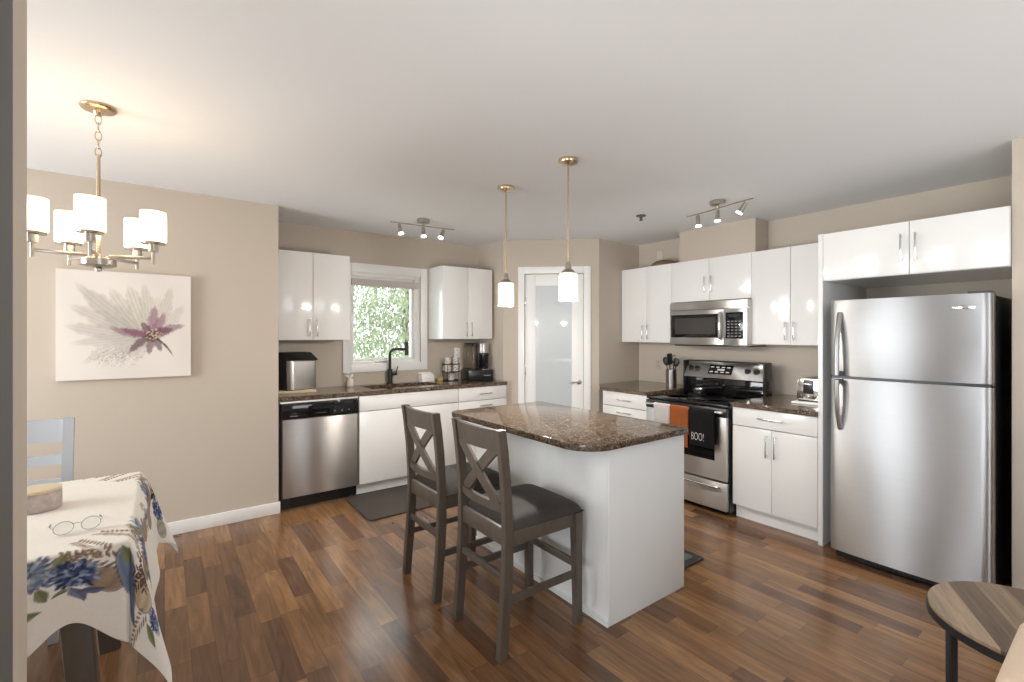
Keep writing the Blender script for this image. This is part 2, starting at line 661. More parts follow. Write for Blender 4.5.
# local frame of the angled wall: x along the wall, y into the pantry
DS0, DS1, DZ = 0.232, 0.866, 2.075
b = nbm()
box(b, 0, DS0, 0, 0.10, 0, H)
box(b, DS1, LB, 0, 0.10, 0, H)
box(b, DS0, DS1, 0, 0.10, DZ, H)
struct('wall_pantry_door', b, M['wall'], loc=(P2.x, P2.y, 0), rotz=ANG)
struct('wall_pantry_right', box(nbm(), 3.714, 4.50, 3.467, 3.567, 0, H), M['wall'])
struct('wall_right', box(nbm(), 4.375, 4.50, -3.6, 3.467, 0, H), M['wall'])
struct('wall_chase', box(nbm(), 4.142, 4.375, 2.032, 2.785, 2.134, H), M['wall'])
struct('wall_fridge_side', box(nbm(), 3.585, 4.375, 0.30, 0.424, 0, H), M['wall'])
struct('wall_stub_left', box(nbm(), -1.1, -0.25, 1.382, 1.503, 0, H), M['wall'])
struct('wall_light_block', box(nbm(), -3.0, -0.27, 0.86, 0.98, 0, H), M['wall'])  # unseen wall added to keep light off the left stub's near face
# living-room end behind the camera, with its window openings
b = nbm()
box(b, -3.2, 0.2, -3.6, -3.45, 0, H)
box(b, 2.0, 4.375, -3.6, -3.45, 0, H)
box(b, 0.2, 2.0, -3.6, -3.45, 2.1, H)
box(b, 0.2, 2.0, -3.6, -3.45, 0, 0.9)
struct('wall_rear', b, M['wall'])
b = nbm()
box(b, -3.2, -3.0, -3.45, -2.3, 0, H)
box(b, -3.2, -3.0, 0.5, 2.15, 0, H)
box(b, -3.2, -3.0, 3.65, 4.1, 0, H)
for y0, y1 in ((-2.3, 0.5), (2.15, 3.65)):
    box(b, -3.2, -3.0, y0, y1, 2.28, H)
    box(b, -3.2, -3.0, y0, y1, 0, 0.3)
struct('wall_left', b, M['wall'])
struct('wall_stub_front', box(nbm(), -1.1, -0.25, 1.376, 1.382, 0, H), mat('stub_front_grey', srgb(112, 110, 105), 0.7, 0, 0.02, 2.0, 0.03, 180))  # thin darker grey layer over the near face of the left stub
struct('baseboard_dining', box(nbm(), -3.0, 0.738, 4.088, 4.1, 0, 0.092, 0.003), M['trim'])
struct('baseboard_stub', box(nbm(), -0.25, -0.238, 1.382, 1.503, 0, 0.092, 0.003), M['trim'])
struct('baseboard_fridge', box(nbm(), 3.573, 3.585, 0.30, 0.424, 0, 0.092, 0.003), M['trim'])
struct('ground', box(nbm(), -20, 30, 5.0, 40, -0.6, -0.5), M['grass'])

# window_1: casing, frame, sash, pane, blind valance, crank
b = nbm()
box(b, 1.385, WX0 + 0.02, 4.622, 4.64, 1.045, 2.125, 0.003)
box(b, WX1 - 0.01, 2.282, 4.622, 4.64, 1.045, 2.125, 0.003)
box(b, WX0 + 0.02, WX1 - 0.01, 4.622, 4.64, 2.035, 2.125, 0.003)
box(b, WX0 + 0.02, WX1 - 0.01, 4.622, 4.64, 1.045, 1.13, 0.003)
w = struct('window_1', b, M['trim'])
b = nbm()
for x0, x1, z0, z1 in ((WX0, 1.49, WZ0, WZ1), (2.15, WX1, WZ0, WZ1), (1.49, 2.15, WZ0, 1.155), (1.49, 2.15, 2.0, WZ1)):
    box(b, x0, x1, 4.66, 4.78, z0, z1, 0.003)
struct('window_frame', b, M['trim'], w)
b = nbm()
for x0, x1, z0, z1 in ((1.485, 1.512, 1.15, 2.0), (2.128, 2.155, 1.15, 2.0), (1.512, 2.128, 1.15, 1.178), (1.512, 2.128, 1.97, 2.0)):
    box(b, x0, x1, 4.69, 4.74, z0, z1, 0.003)
struct('window_sash', b, M['trim'], w)
struct('window_pane', box(nbm(), 1.51, 2.13, 4.712, 4.716, 1.176, 1.972), M['glass'], w)
struct('blind_valance', box(nbm(), 1.475, 2.19, 4.645, 4.685, 1.905, 1.975, 0.004), mat('blind_fabric', srgb(205, 198, 192), 0.8, 0, 0.06, 60), w)
struct('window_handle', box(nbm(), 1.72, 1.84, 4.645, 4.662, 1.135, 1.145, 0.002), M['nickel'], w)

# door_1: pantry door in the angled wall
d1 = struct('door_1', box(nbm(), DS0 + 0.004, 0.352, 0.012, 0.047, 0.008, DZ - 0.006, 0.002), M['trim'], loc=(P2.x, P2.y, 0), rotz=ANG)
b = nbm()
box(b, 0.739, DS1 - 0.004, 0.012, 0.047, 0.008, DZ - 0.006, 0.002)
box(b, 0.352, 0.739, 0.012, 0.047, 1.947, DZ - 0.006, 0.002)
box(b, 0.352, 0.739, 0.012, 0.047, 0.008, 0.22, 0.002)
struct('door_rail', b, M['trim'], d1)
struct('door_glass', box(nbm(), 0.352, 0.739, 0.024, 0.032, 0.22, 1.947), M['door_glass'], d1)
b = nbm()
lathe(b, [(0.026, 0), (0.026, -0.008), (0.012, -0.012), (0.010, -0.045), (0.012, -0.05), (0, -0.05)], (0.817, 0.012, 0.912), 20, 'y')
tube(b, [(0.817, -0.034, 0.912), (0.79, -0.038, 0.913), (0.75, -0.038, 0.912), (0.715, -0.034, 0.909)], 0.008, 10)
struct('door_handle', b, M['nickel'], d1)
for z in (1.78, 1.025, 0.28):
    struct('door_hinge', box(nbm(), DS0 - 0.004, DS0 + 0.012, 0.002, 0.02, z - 0.045, z + 0.045, 0.002), M['nickel'], d1)
b = nbm()
box(b, 0.163, DS0, -0.016, 0.0, 0, 2.148, 0.003)
box(b, DS1, 0.938, -0.016, 0.0, 0, 2.148, 0.003)
box(b, DS0, DS1, -0.016, 0.0, DZ, 2.148, 0.003)
struct('trim_1', b, M['trim'], loc=(P2.x, P2.y, 0), rotz=ANG)
# pantry interior behind the frosted pane
struct('wall_pantry_inside', box(nbm(), 0.0, LB, 0.75, 0.8, 0, H), M['wall'], loc=(P2.x, P2.y, 0), rotz=ANG)

# ------------------------------------------------------------------ cabinets (local: x to the viewer's right, y into the cabinet, front plane y = 0)
RZ = -math.pi / 2

def pull(parent, x, z, vertical=True, L=0.128, y=-0.02):
    b = nbm()
    if vertical:
        box(b, x - 0.005, x + 0.005, y - 0.034, y - 0.024, z - L / 2 - 0.012, z + L / 2 + 0.012, 0.003)
        for s in (-1, 1):
            box(b, x - 0.004, x + 0.004, y - 0.026, y, z + s * L / 2 - 0.004, z + s * L / 2 + 0.004, 0.001)
    else:
        box(b, x - L / 2 - 0.012, x + L / 2 + 0.012, y - 0.034, y - 0.024, z - 0.005, z + 0.005, 0.003)
        for s in (-1, 1):
            box(b, x + s * L / 2 - 0.004, x + s * L / 2 + 0.004, y - 0.026, y, z - 0.004, z + 0.004, 0.001)
    return obj('handle', b, M['chrome'], parent)

def slab(name, parent, x0, x1, z0, z1, g=0.0018):
    return obj(name, box(nbm(), x0 + g, x1 - g, -0.02, -0.001, z0 + g, z1 - g, 0.0012), M['cab'], parent)

def carcass(parent, w, d, z0, z1, m='cabin'):
    t = 0.018
    b = nbm()
    box(b, 0, t, 0, d, z0, z1)
    box(b, w - t, w, 0, d, z0, z1)
    box(b, t, w - t, 0, d, z0, z0 + t)
    box(b, t, w - t, 0, d, z1 - t, z1)
    box(b, t, w - t, d - 0.008, d, z0 + t, z1 - t)
    return obj('carcass', b, M[m], parent)

def wall_cab(label, loc, rotz, w, d, z0, z1, split, hz, hl=0.128, hoff=0.032):
    t = thing('wall_cabinet', label, 'cabinet', (loc[0], loc[1], z0), rotz)
    h = z1 - z0
    carcass(t, w, d, 0, h, 'cab')
    for k, (a, c) in enumerate(((0, split), (split, w))):
        dr = slab('door', t, a, c, 0, h)
        pull(dr, split - hoff if k == 0 else split + hoff, hz - z0, True, hl)
    return t

wall_cab('tall white wall cabinet between dining wall and window', (0.757, 4.325), 0, 0.597, 0.313, 1.37, 2.13, 0.278, 1.475)
wall_cab('white wall cabinet right of window above coffee maker', (2.298, 4.325), 0, 0.613, 0.313, 1.372, 2.132, 0.305, 1.475)
wall_cab('white wall cabinet left of microwave beside pantry wall', (4.085, 3.459), RZ, 0.637, 0.288, 1.337, 2.13, 0.328, 1.445)
wall_cab('short white wall cabinet directly above microwave', (4.085, 2.822), RZ, 0.794, 0.288, 1.735, 2.13, 0.40, 1.885)
wall_cab('white wall cabinet right of microwave above toaster', (4.085, 2.028), RZ, 0.705, 0.288, 1.333, 2.13, 0.313, 1.445)
wall_cab('wide white cabinet spanning above the refrigerator', (3.56, 1.290), RZ, 0.864, 0.813, 1.775, 2.089, 0.452, 1.932, 0.14, 0.034)
o = obj('side_panel', box(nbm(), 0, 0.835, -0.0285, 0, 0, 2.09, 0.001), M['cab'], loc=(3.54, 1.3195, 0))
tag(o, 'tall white end panel standing left of the refrigerator', 'panel')

def base_root(label, loc, rotz):
    return thing('base_cabinet', label, 'cabinet', (loc[0], loc[1], 0), rotz)

# right of the stove: one drawer over two doors
t = base_root('white base cabinet with two doors between stove and fridge panel', (3.56, 1.913), RZ)
carcass(t, 0.592, 0.80, 0.106, 0.862)
obj('toe_kick', box(nbm(), 0, 0.592, 0.04, 0.055, 0, 0.106), M['cab'], t)
dw = slab('drawer', t, 0, 0.592, 0.722, 0.860)
pull(dw, 0.29, 0.797, False, 0.16)
dr = slab('door', t, 0, 0.292, 0.109, 0.720)
pull(dr, 0.262, 0.60, True, 0.14)
dr = slab('door', t, 0.292, 0.592, 0.109, 0.720)
pull(dr, 0.322, 0.60, True, 0.14)
# left of the stove: three drawers
t = base_root('white drawer cabinet left of stove beside pantry wall', (3.56, 3.255), RZ)
carcass(t, 0.555, 0.80, 0.106, 0.862)
obj('toe_kick', box(nbm(), 0, 0.555, 0.04, 0.055, 0, 0.106), M['cab'], t)
for z0, z1 in ((0.722, 0.860), (0.42, 0.720), (0.109, 0.418)):
    dw = slab('drawer', t, 0, 0.555, z0, z1)
    pull(dw, 0.29, (z0 + z1) / 2 if z0 > 0.7 else z1 - 0.05, False, 0.15)
# back run: sink base and drawer stack
t = base_root('long white sink base cabinet under window', (1.362, 4.10), 0)
carcass(t, 0.990, 0.53, 0.106, 0.70)
obj('toe_kick', box(nbm(), 0, 0.990, 0.055, 0.07, 0, 0.106), M['cab'], t)
slab('drawer_front', t, 0, 0.990, 0.745, 0.880)
obj('side', box(nbm(), 0.0, 0.018, 0, 0.53, 0.70, 0.88), M['cabin'], t)
slab('door', t, 0, 0.495, 0.109, 0.743)
slab('door', t, 0.495, 0.990, 0.109, 0.743)
t = base_root('white drawer stack under coffee maker beside pantry wall', (2.354, 4.10), 0)
carcass(t, 0.590, 0.53, 0.106, 0.880)
obj('toe_kick', box(nbm(), 0, 0.590, 0.055, 0.07, 0, 0.106), M['cab'], t)
for z0, z1 in ((0.745, 0.880), (0.43, 0.743), (0.109, 0.428)):
    dw = slab('drawer', t, 0, 0.590, z0, z1)
    pull(dw, 0.31, (z0 + z1) / 2 if z0 > 0.7 else z1 - 0.05, False, 0.13)

# countertops
ZB, ZR = 0.920, 0.897
def slab_with_hole(poly_boxes, z0, z1):
    b = nbm()
    for x0, x1, y0, y1 in poly_boxes:
        box(b, x0, x1, y0, y1, z0, z1)
    bmesh.ops.remove_doubles(b, verts=b.verts[:], dist=1e-5)
    return b
SX0, SX1, SY0, SY1 = 1.52, 2.24, 4.20, 4.52
b = slab_with_hole([(0.727, SX0, 4.073, 4.639), (SX1, 2.945, 4.073, 4.639), (SX0, SX1, 4.073, SY0), (SX0, SX1, SY1, 4.639)], 0.884, ZB)
tag(obj('countertop', b, M['granite'], smooth=20), 'long dark granite countertop holding the sink under the window', 'countertop')
b = prism(nbm(), [(3.517, 2.698), (4.374, 2.698), (4.374, 3.466), (3.712, 3.466), (3.517, 3.272)], 0.864, ZR, 0.003, 2)
tag(obj('countertop', b, M['granite'], smooth=20), 'dark granite countertop left of the stove holding utensil crock', 'countertop')
b = box(nbm(), 3.517, 4.374, 1.320, 1.915, 0.864, ZR, 0.003)
tag(obj('countertop', b, M['granite'], smooth=20), 'dark granite countertop under the toaster right of stove', 'countertop')

# sink
b = nbm()
for x0, x1 in ((SX0, 1.865), (1.895, SX1)):
    box(b, x0, x1, SY0, SY1, 0.71, 0.716)
    box(b, x0, x0 + 0.004, SY0, SY1, 0.716, 0.884)
    box(b, x1 - 0.004, x1, SY0, SY1, 0.716, 0.884)
    box(b, x0, x1, SY0, SY0 + 0.004, 0.716, 0.884)
    box(b, x0, x1, SY1 - 0.004, SY1, 0.716, 0.884)
box(b, 1.865, 1.895, SY0, SY1, 0.80, 0.872)
tag(obj('sink', b, mat('sink_composite', (0.03, 0.027, 0.025), 0.4, 0, 0.2, 60)), 'dark double bowl sink set into counter under window', 'sink')
# faucet
t = thing('kitchen_faucet', 'matte black angular faucet standing behind the sink', 'faucet', (1.838, 4.57, ZB))
obj('faucet_base', lathe(nbm(), [(0.03, 0), (0.03, 0.008), (0.024, 0.012), (0.024, 0.15), (0, 0.15)], seg=24), M['blackmat'], t)
pts = [(0, 0, 0.14), (0, 0, 0.30)] + [(0.0 + 0.05 * (1 - math.cos(a)), -0.002 * i, 0.30 + 0.05 * math.sin(a)) for i, a in enumerate(np.linspace(0, math.pi / 2, 7))][1:] + [(0.16, -0.02, 0.35)]
obj('spout', tube(nbm(), pts, 0.0135, 14), M['blackmat'], t)
obj('spray_head', cyl(nbm(), (0.17, -0.02, 0.285), (0.17, -0.02, 0.425), 0.019, 0.019, 20), M['blackmat'], t)
b = cyl(nbm(), (0, 0, 0.10), (0.07, -0.01, 0.10), 0.016, 0.016, 16)
tube(b, [(0.062, -0.01, 0.10), (0.068, -0.012, 0.14), (0.078, -0.014, 0.175)], 0.006, 8)
obj('lever', b, M['blackmat'], t)

# ------------------------------------------------------------------ dishwasher
t = thing('dishwasher', 'stainless steel dishwasher with black control strip beside dining wall', 'dishwasher', (0.738, 4.10, 0))
obj('body', box(nbm(), 0.0, 0.615, 0.03, 0.52, 0.10, 0.872), M['black'], t)
obj('door', box(nbm(), 0.012, 0.610, -0.025, 0.03, 0.108, 0.735, 0.006), M['steeld'], t)
cp = obj('control_panel', box(nbm(), 0.008, 0.612, -0.028, 0.03, 0.738, 0.862, 0.008), M['blackgl'], t)
obj('vent_trim', box(nbm(), 0.0, 0.615, -0.02, 0.03, 0.866, 0.880, 0.002), M['trim'], t)
for i in range(5):
    obj('indicator_mark', box(nbm(), 0.27 + i * 0.017, 0.281 + i * 0.017, -0.0286, -0.0278, 0.770, 0.7735), M['darkgrey2'], cp)
for i in range(3):
    obj('button', lathe(nbm(), [(0.007, -0.0288), (0.007, -0.0278)], (0.415 + i * 0.06, 0, 0.776), 14, 'y'), M['darkgrey2'], cp)
text('lettering', 'FRIGIDAIRE', 0.011, M['paleprint'], cp, (0.095, -0.0284, 0.762), (math.pi / 2, 0, 0))
obj('toe_kick', box(nbm(), 0.004, 0.608, 0.06, 0.08, 0.0, 0.108), M['black'], t)

# ------------------------------------------------------------------ refrigerator (local x to viewer's right, front y = 0)
t = thing('refrigerator', 'tall stainless top freezer refrigerator in white surround', 'refrigerator', (3.41, 1.208, 0), RZ)
FW = 0.738
obj('body', box(nbm(), 0.004, FW - 0.004, 0.085, 0.80, 0.03, 1.625, 0.006), M['black'], t)
def fdoor(z0, z1):
    pts = []
    n = 24
    for i in range(n + 1):
        s = i / n
        x = 0.045 + (FW - 0.09) * s
        pts.append((x, -0.012 * (1 - (2 * s - 1) ** 2)))
    left = [(0.045 - 0.045 * math.sin(a), 0.030 - 0.030 * math.cos(a)) for a in np.linspace(0, math.pi / 2, 7)][1:]
    right = [(FW - x, y) for x, y in left]
    poly = [(0.0, 0.078)] + left[::-1] + pts + right + [(FW, 0.078)]
    return prism(nbm(), poly, z0, z1, 0.003, 2)
fz = obj('freezer_door', fdoor(1.158, 1.632), M['steelv'], t)
fr = obj('fridge_door', fdoor(0.058, 1.142), M['steelv'], t)
obj('door_gasket', box(nbm(), 0.01, FW - 0.01, 0.02, 0.085, 0.07, 1.62), M['black'], t)
def fhandle(par, z0, z1, up):
    zs = np.linspace(0, 1, 15)
    pts = []
    for s in zs:
        out = 0.055 * (1 - (1 - s) ** 3) if True else 0
        pts.append((0.062 - 0.010 * s * 0 , -0.004 - out, (z1 - (z1 - z0) * s) if up else (z0 + (z1 - z0) * s)))
    b = tube(nbm(), pts, 0.012, 12, flat=(0.013, 0.017))
    return obj('handle', b, M['steelh'], par)
M['steelh'] = mat('handle_steel', (0.50, 0.49, 0.48), 0.3, 1.0, 0.03)
fhandle(fz, 1.165, 1.55, True)
fhandle(fr, 0.83, 1.135, False)
# brackets joining the handle ends to the doors
obj('handle_bracket', box(nbm(), 0.045, 0.078, -0.055, 0.0, 1.162, 1.19, 0.006), M['darkgrey'], fz)
obj('handle_bracket', box(nbm(), 0.045, 0.078, -0.055, 0.0, 1.112, 1.14, 0.006), M['darkgrey'], fr)
bd = obj('badge', box(nbm(), 0.585, 0.675, -0.008, 0.0, 1.550, 1.572, 0.002), M['chrome'], fz)
text('lettering', 'FRIGIDAIRE', 0.015, M['darkgrey'], bd, (0.632, -0.0086, 1.561), (math.pi / 2, 0, 0))
obj('hinge_cover', box(nbm(), FW - 0.10, FW - 0.01, 0.02, 0.12, 1.632, 1.645, 0.004), M['darkgrey'], t)
b = box(nbm(), 0.02, FW - 0.02, 0.05, 0.085, 0.005, 0.056, 0.003)
for i in range(9):
    box(b, 0.06 + i * 0.07, 0.11 + i * 0.07, 0.046, 0.05, 0.022, 0.038)
obj('toe_grille', b, M['black'], t)

# ------------------------------------------------------------------ stove (local x from y=2.69 towards y=1.92)
t = thing('electric_range', 'stainless electric stove with black glass top under microwave', 'stove', (3.48, 2.688, 0), RZ)
SW = 0.768
obj('body', box(nbm(), 0.004, SW - 0.004, 0.04, 0.66, 0.03, 0.845), M['black'], t)
ct = obj('cooktop', box(nbm(), 0.0, SW, 0.015, 0.70, 0.846, 0.868, 0.006), M['blackgl'], t)
for x, y, r in ((0.2, 0.2, 0.105), (0.57, 0.2, 0.085), (0.2, 0.5, 0.08), (0.57, 0.5, 0.105)):
    obj('burner_ring', lathe(nbm(), [(r, 0.868), (r, 0.8686), (r - 0.006, 0.8686), (r - 0.006, 0.868)], (x, y, 0), 40), M['darkgrey'], ct)
# backguard: black plinth and slanted steel panel
bgd = obj('backguard', box(nbm(), 0.0, SW, 0.62, 0.72, 0.868, 1.03, 0.006), M['blackgl'], t)
b = nbm()
prism(b, [(0.575, 1.02), (0.665, 1.165), (0.72, 1.165), (0.72, 1.02)], 0, SW - 0.02)
b.transform(Matrix(((0, 0, 1, 0.01), (1, 0, 0, 0), (0, 1, 0, 0), (0, 0, 0, 1))))
obj('control_panel', b, M['steel'], t)
b = nbm()
for x0 in (0.0, SW - 0.012):
    box(b, x0, x0 + 0.012, 0.58, 0.722, 0.87, 1.172, 0.003)
box(b, 0.0, SW, 0.655, 0.722, 1.163, 1.174, 0.004)
obj('end_caps', b, M['black'], t)
sl = math.atan2(0.09, 0.145)
MX = Matrix.Translation((0, 0.62, 1.0925)) @ Matrix.Rotation(-sl, 4, 'X')
def knob(x):
    b = lathe(nbm(), [(0.026, 0.0), (0.026, -0.006), (0.020, -0.010), (0.018, -0.026), (0, -0.026)], (x, 0, 0), 22, 'y')
    box(b, x - 0.004, x + 0.004, -0.032, -0.012, -0.018, 0.018, 0.002)
    b.transform(MX)
    return obj('knob', b, M['black'], t)
for x in (0.068, 0.132, 0.612, 0.69):
    knob(x)
b = box(nbm(), 0.245, 0.475, -0.004, 0.0, -0.045, 0.05, 0.002)
b.transform(MX)
dp = obj('display_panel', b, M['blackgl'], t)
for i in range(4):
    for jz in (-1, 1):
        b = box(nbm(), 0.262 + i * 0.052, 0.294 + i * 0.052, -0.0052, -0.0035, -0.03 + (jz + 1) * 0.025, -0.018 + (jz + 1) * 0.025, 0.0)
        b.transform(MX)
        obj('touch_key', b, M['paleprint'], dp)
b = box(nbm(), 0.33, 0.40, -0.0052, -0.0035, -0.008, 0.010)
b.transform(MX)
obj('clock', b, M['paleprint'], dp)
od = obj('oven_door', box(nbm(), 0.008, SW - 0.008, 0.0, 0.04, 0.275, 0.772, 0.006), M['steel'], t)
obj('door_top', box(nbm(), 0.006, SW - 0.006, -0.002, 0.04, 0.770, 0.842, 0.008), M['black'], od)
obj('oven_window', box(nbm(), 0.095, SW - 0.105, -0.003, 0.0, 0.425, 0.775, 0.001), M['blackgl'], od)
b = tube(nbm(), [(0.035, -0.002, 0.812), (0.038, -0.035, 0.814), (0.06, -0.05, 0.815), (0.2, -0.052, 0.815), (SW - 0.2, -0.052, 0.815), (SW - 0.06, -0.05, 0.815), (SW - 0.038, -0.035, 0.814), (SW - 0.035, -0.002, 0.812)], 0.011, 12, flat=(0.011, 0.011))
obj('handle', b, M['chrome'], od)
wd = obj('storage_drawer', box(nbm(), 0.008, SW - 0.008, 0.0, 0.04, 0.045, 0.262, 0.006), M['steel'], t)
b = tube(nbm(), [(0.06, -0.002, 0.222), (0.07, -0.03, 0.226), (0.12, -0.042, 0.23), (SW / 2, -0.046, 0.232), (SW - 0.12, -0.042, 0.23), (SW - 0.07, -0.03, 0.226), (SW - 0.06, -0.002, 0.222)], 0.010, 12)
obj('handle', b, M['chrome'], wd)
for x in (0.05, SW - 0.05):
    for y in (0.1, 0.6):
        obj('foot', cyl(nbm(), (x, y, 0), (x, y, 0.035), 0.018, 0.018, 12), M['black'], t)

# towels over the oven handle (bar at x = 3.428, z = .815)
def towel(name, m, y0, y1, zf, zb, label, wave=0.004):
    bx, bz, r = 3.428, 0.815, 0.0155
    prof = [(bx - r, zf)]
    for s in np.linspace(0, 1, 12)[1:]:
        prof.append((bx - r, zf + (bz - zf) * s))
    for a in np.linspace(0, math.pi, 9)[1:]:
        prof.append((bx - r * math.cos(a), bz + r * math.sin(a)))
    for s in np.linspace(0, 1, 8)[1:]:
        prof.append((bx + r, bz + (zb - bz) * s))
    b = nbm()
    n = 14
    rows = []
    for i, (x, z) in enumerate(prof):
        row = []
        for k in range(n + 1):
            s = k / n
            drop = max(0.0, bz - z)
            wv = wave * math.sin(s * 9 + 1) * min(1, drop / 0.15) * (1 if x < bx else 0.3)
            y = y0 + (y1 - y0) * s + 0.006 * math.sin(drop * 9 + (0 if s < .5 else 2)) * (s - 0.5)
            row.append(b.verts.new((x - abs(wv) if x < bx else x + abs(wv) * .5, y, z)))
        rows.append(row)
    for A, B in zip(rows, rows[1:]):
        for k in range(n):
            b.faces.new((A[k], A[k + 1], B[k + 1], B[k]))
    bmesh.ops.solidify(b, geom=b.faces[:], thickness=-0.004)
    o = obj(name, b, m, smooth=60)
    return tag(o, label, 'towel')
towel('dish_towel', M['whitecloth'], 2.392, 2.545, 0.52, 0.60, 'white dish towel hanging leftmost on the oven handle')
towel('dish_towel', M['orangecloth'], 2.218, 2.383, 0.50, 0.60, 'orange dish towel on oven handle between white and black towels')
tw = towel('dish_towel', M['blackcloth'], 1.992, 2.206, 0.535, 0.56, 'long black dish towel with white BOO lettering on oven handle')
text('lettering', 'BOO!', 0.088, M['letter'], tw, (3.4025, 2.125, 0.605), (math.pi / 2, 0, RZ), sx=0.52, bold=-0.0016, label='white hand drawn BOO! lettering')

# ------------------------------------------------------------------ microwave
t = thing('microwave', 'stainless over the range microwave under short cabinet', 'microwave', (3.985, 2.787, 1.318), RZ)
MW = 0.765
obj('body', box(nbm(), 0.0, MW, 0.035, 0.388, 0.004, 0.405, 0.003), M['steel'], t)
vt = obj('vent', box(nbm(), 0.0, MW, 0.0, 0.035, 0.332, 0.404, 0.004), M['steel'], t)
dd = obj('door', box(nbm(), 0.002, 0.555, 0.0, 0.034, 0.008, 0.326, 0.005), M['steel'], t)
wn = obj('door_window', box(nbm(), 0.018, 0.53, -0.002, 0.0, 0.072, 0.288, 0.001), M['blackgl'], dd)
obj('window_mesh', box(nbm(), 0.06, 0.475, -0.0026, -0.002, 0.105, 0.255, 0.0), mat('oven_mesh', (0.05, 0.045, 0.04), 0.12, 0, 0.1), wn)
b = tube(nbm(), [(0.535, 0.0, 0.30), (0.535, -0.03, 0.292), (0.537, -0.042, 0.26), (0.538, -0.046, 0.18), (0.537, -0.042, 0.1), (0.535, -0.03, 0.066), (0.535, 0.0, 0.056)], 0.012, 12, flat=(0.014, 0.012))
obj('handle', b, M['chrome'], dd)
pn = obj('control_panel', box(nbm(), 0.557, MW - 0.002, 0.0, 0.034, 0.008, 0.326, 0.005), M['steel'], t)
kp = obj('keypad', box(nbm(), 0.572, 0.728, -0.002, 0.0, 0.065, 0.295, 0.001), M['blackgl'], pn)
b = nbm()
for i in range(6):
    for j in range(4):
        box(b, 0.588 + j * 0.034, 0.608 + j * 0.034, -0.0026, -0.002, 0.083 + i * 0.026, 0.090 + i * 0.026)
obj('keys', b, mat('key_print', srgb(140, 140, 138), 0.5), kp)
obj('clock_display', box(nbm(), 0.60, 0.70, -0.0026, -0.002, 0.255, 0.28), mat('clock_face', (0.02, 0.035, 0.03), 0.1), kp)
obj('vent_hood', box(nbm(), 0.02, MW - 0.02, 0.05, 0.38, -0.008, 0.004, 0.002), M['black'], t)

# ------------------------------------------------------------------ island
t = thing('kitchen_island', 'white island cabinet under granite top in middle of floor', 'island', (1.729, 1.549, 0))
obj('end_panel', box(nbm(), 0.0, 0.619, 0.0, 0.020, 0.0, 0.863, 0.001), M['island'], t)
obj('end_panel', box(nbm(), 0.0, 0.619, 1.18, 1.20, 0.0, 0.863, 0.001), M['island'], t)
obj('back_panel', box(nbm(), 0.0005, 0.020, 0.020, 1.18, 0.0, 0.863, 0.001), M['island'], t)
obj('carcass', box(nbm(), 0.02, 0.595, 0.02, 1.18, 0.10, 0.863), M['cabin'], t)
obj('toe_kick', box(nbm(), 0.02, 0.545, 0.02, 1.18, 0.0, 0.10), M['cab'], t)
for i in range(2):
    b = box(nbm(), 0.597, 0.617, 0.022 + i * 0.579, 0.598 + i * 0.579, 0.109, 0.70, 0.001)
    dr = obj('door', b, M['cab'], t)
    obj('handle', box(nbm(), 0.642, 0.652, (0.56 if i == 0 else 0.63) - 0.005, (0.56 if i == 0 else 0.63) + 0.005, 0.5, 0.66, 0.003), M['chrome'], dr)
    b = box(nbm(), 0.597, 0.617, 0.022 + i * 0.579, 0.598 + i * 0.579, 0.703, 0.86, 0.001)
    obj('drawer', b, M['cab'], t)
o = obj('quad_moulding', prism(nbm(), [(-0.012, -0.0), (0.0, -0.0), (0.0, 1.2), (-0.012, 1.2)], 0, 0.03), M['island'], t)
poly = rounded_rect(1.545, 2.352, 1.514, 2.815, 0.10, 12, (0.35, 0.6, 1.7, 0.3))
b = prism(nbm(), poly, 0.864, 0.899, 0.006, 3)
tag(obj('countertop', b, M['granite'], smooth=40), 'rounded dark granite countertop on the island beside the stools', 'countertop')

# ------------------------------------------------------------------ stools (local: facing +x, floor centre under the seat)
t = thing('counter_stool', 'grey wooden x-back counter stool, nearer of the two at the island', 'stool', (1.415, 1.862, 0))
def post_pts(y):
    zs = [0, 0.12, 0.26, 0.40, 0.52, 0.62, 0.78, 0.90, 1.0]
    xs = [-0.236, -0.226, -0.214, -0.206, -0.204, -0.206, -0.216, -0.229, -0.243]
    return [Vector((x, y, z)) for x, z in zip(xs, zs)]
def post(y):
    """swept square rear post, slimmer at the top and the foot"""
    b = nbm()
    rings = []
    P = post_pts(y)
    for i, p in enumerate(P):
        s = p.z
        hx = 0.021 if s > 0.5 else 0.021 + 0.003 * (s / 0.5)
        hy = 0.0175 if s > 0.5 else 0.019
        rings.append([b.verts.new((p.x + dx * hx, p.y + dy * hy, p.z)) for dx, dy in ((-1, -1), (1, -1), (1, 1), (-1, 1))])
    for A, B in zip(rings, rings[1:]):
        for k in range(4):
            b.faces.new((A[k], A[(k + 1) % 4], B[(k + 1) % 4], B[k]))
    b.faces.new(rings[0][::-1])
    b.faces.new(rings[-1])
    bmesh.ops.recalc_face_normals(b, faces=b.faces[:])
    lo = [e for e in b.edges if abs((e.verts[0].co - e.verts[1].co).normalized().z) > 0.5]
    bmesh.ops.bevel(b, geom=lo, offset=0.003, segments=2, affect='EDGES')
    return b
YP = 0.190
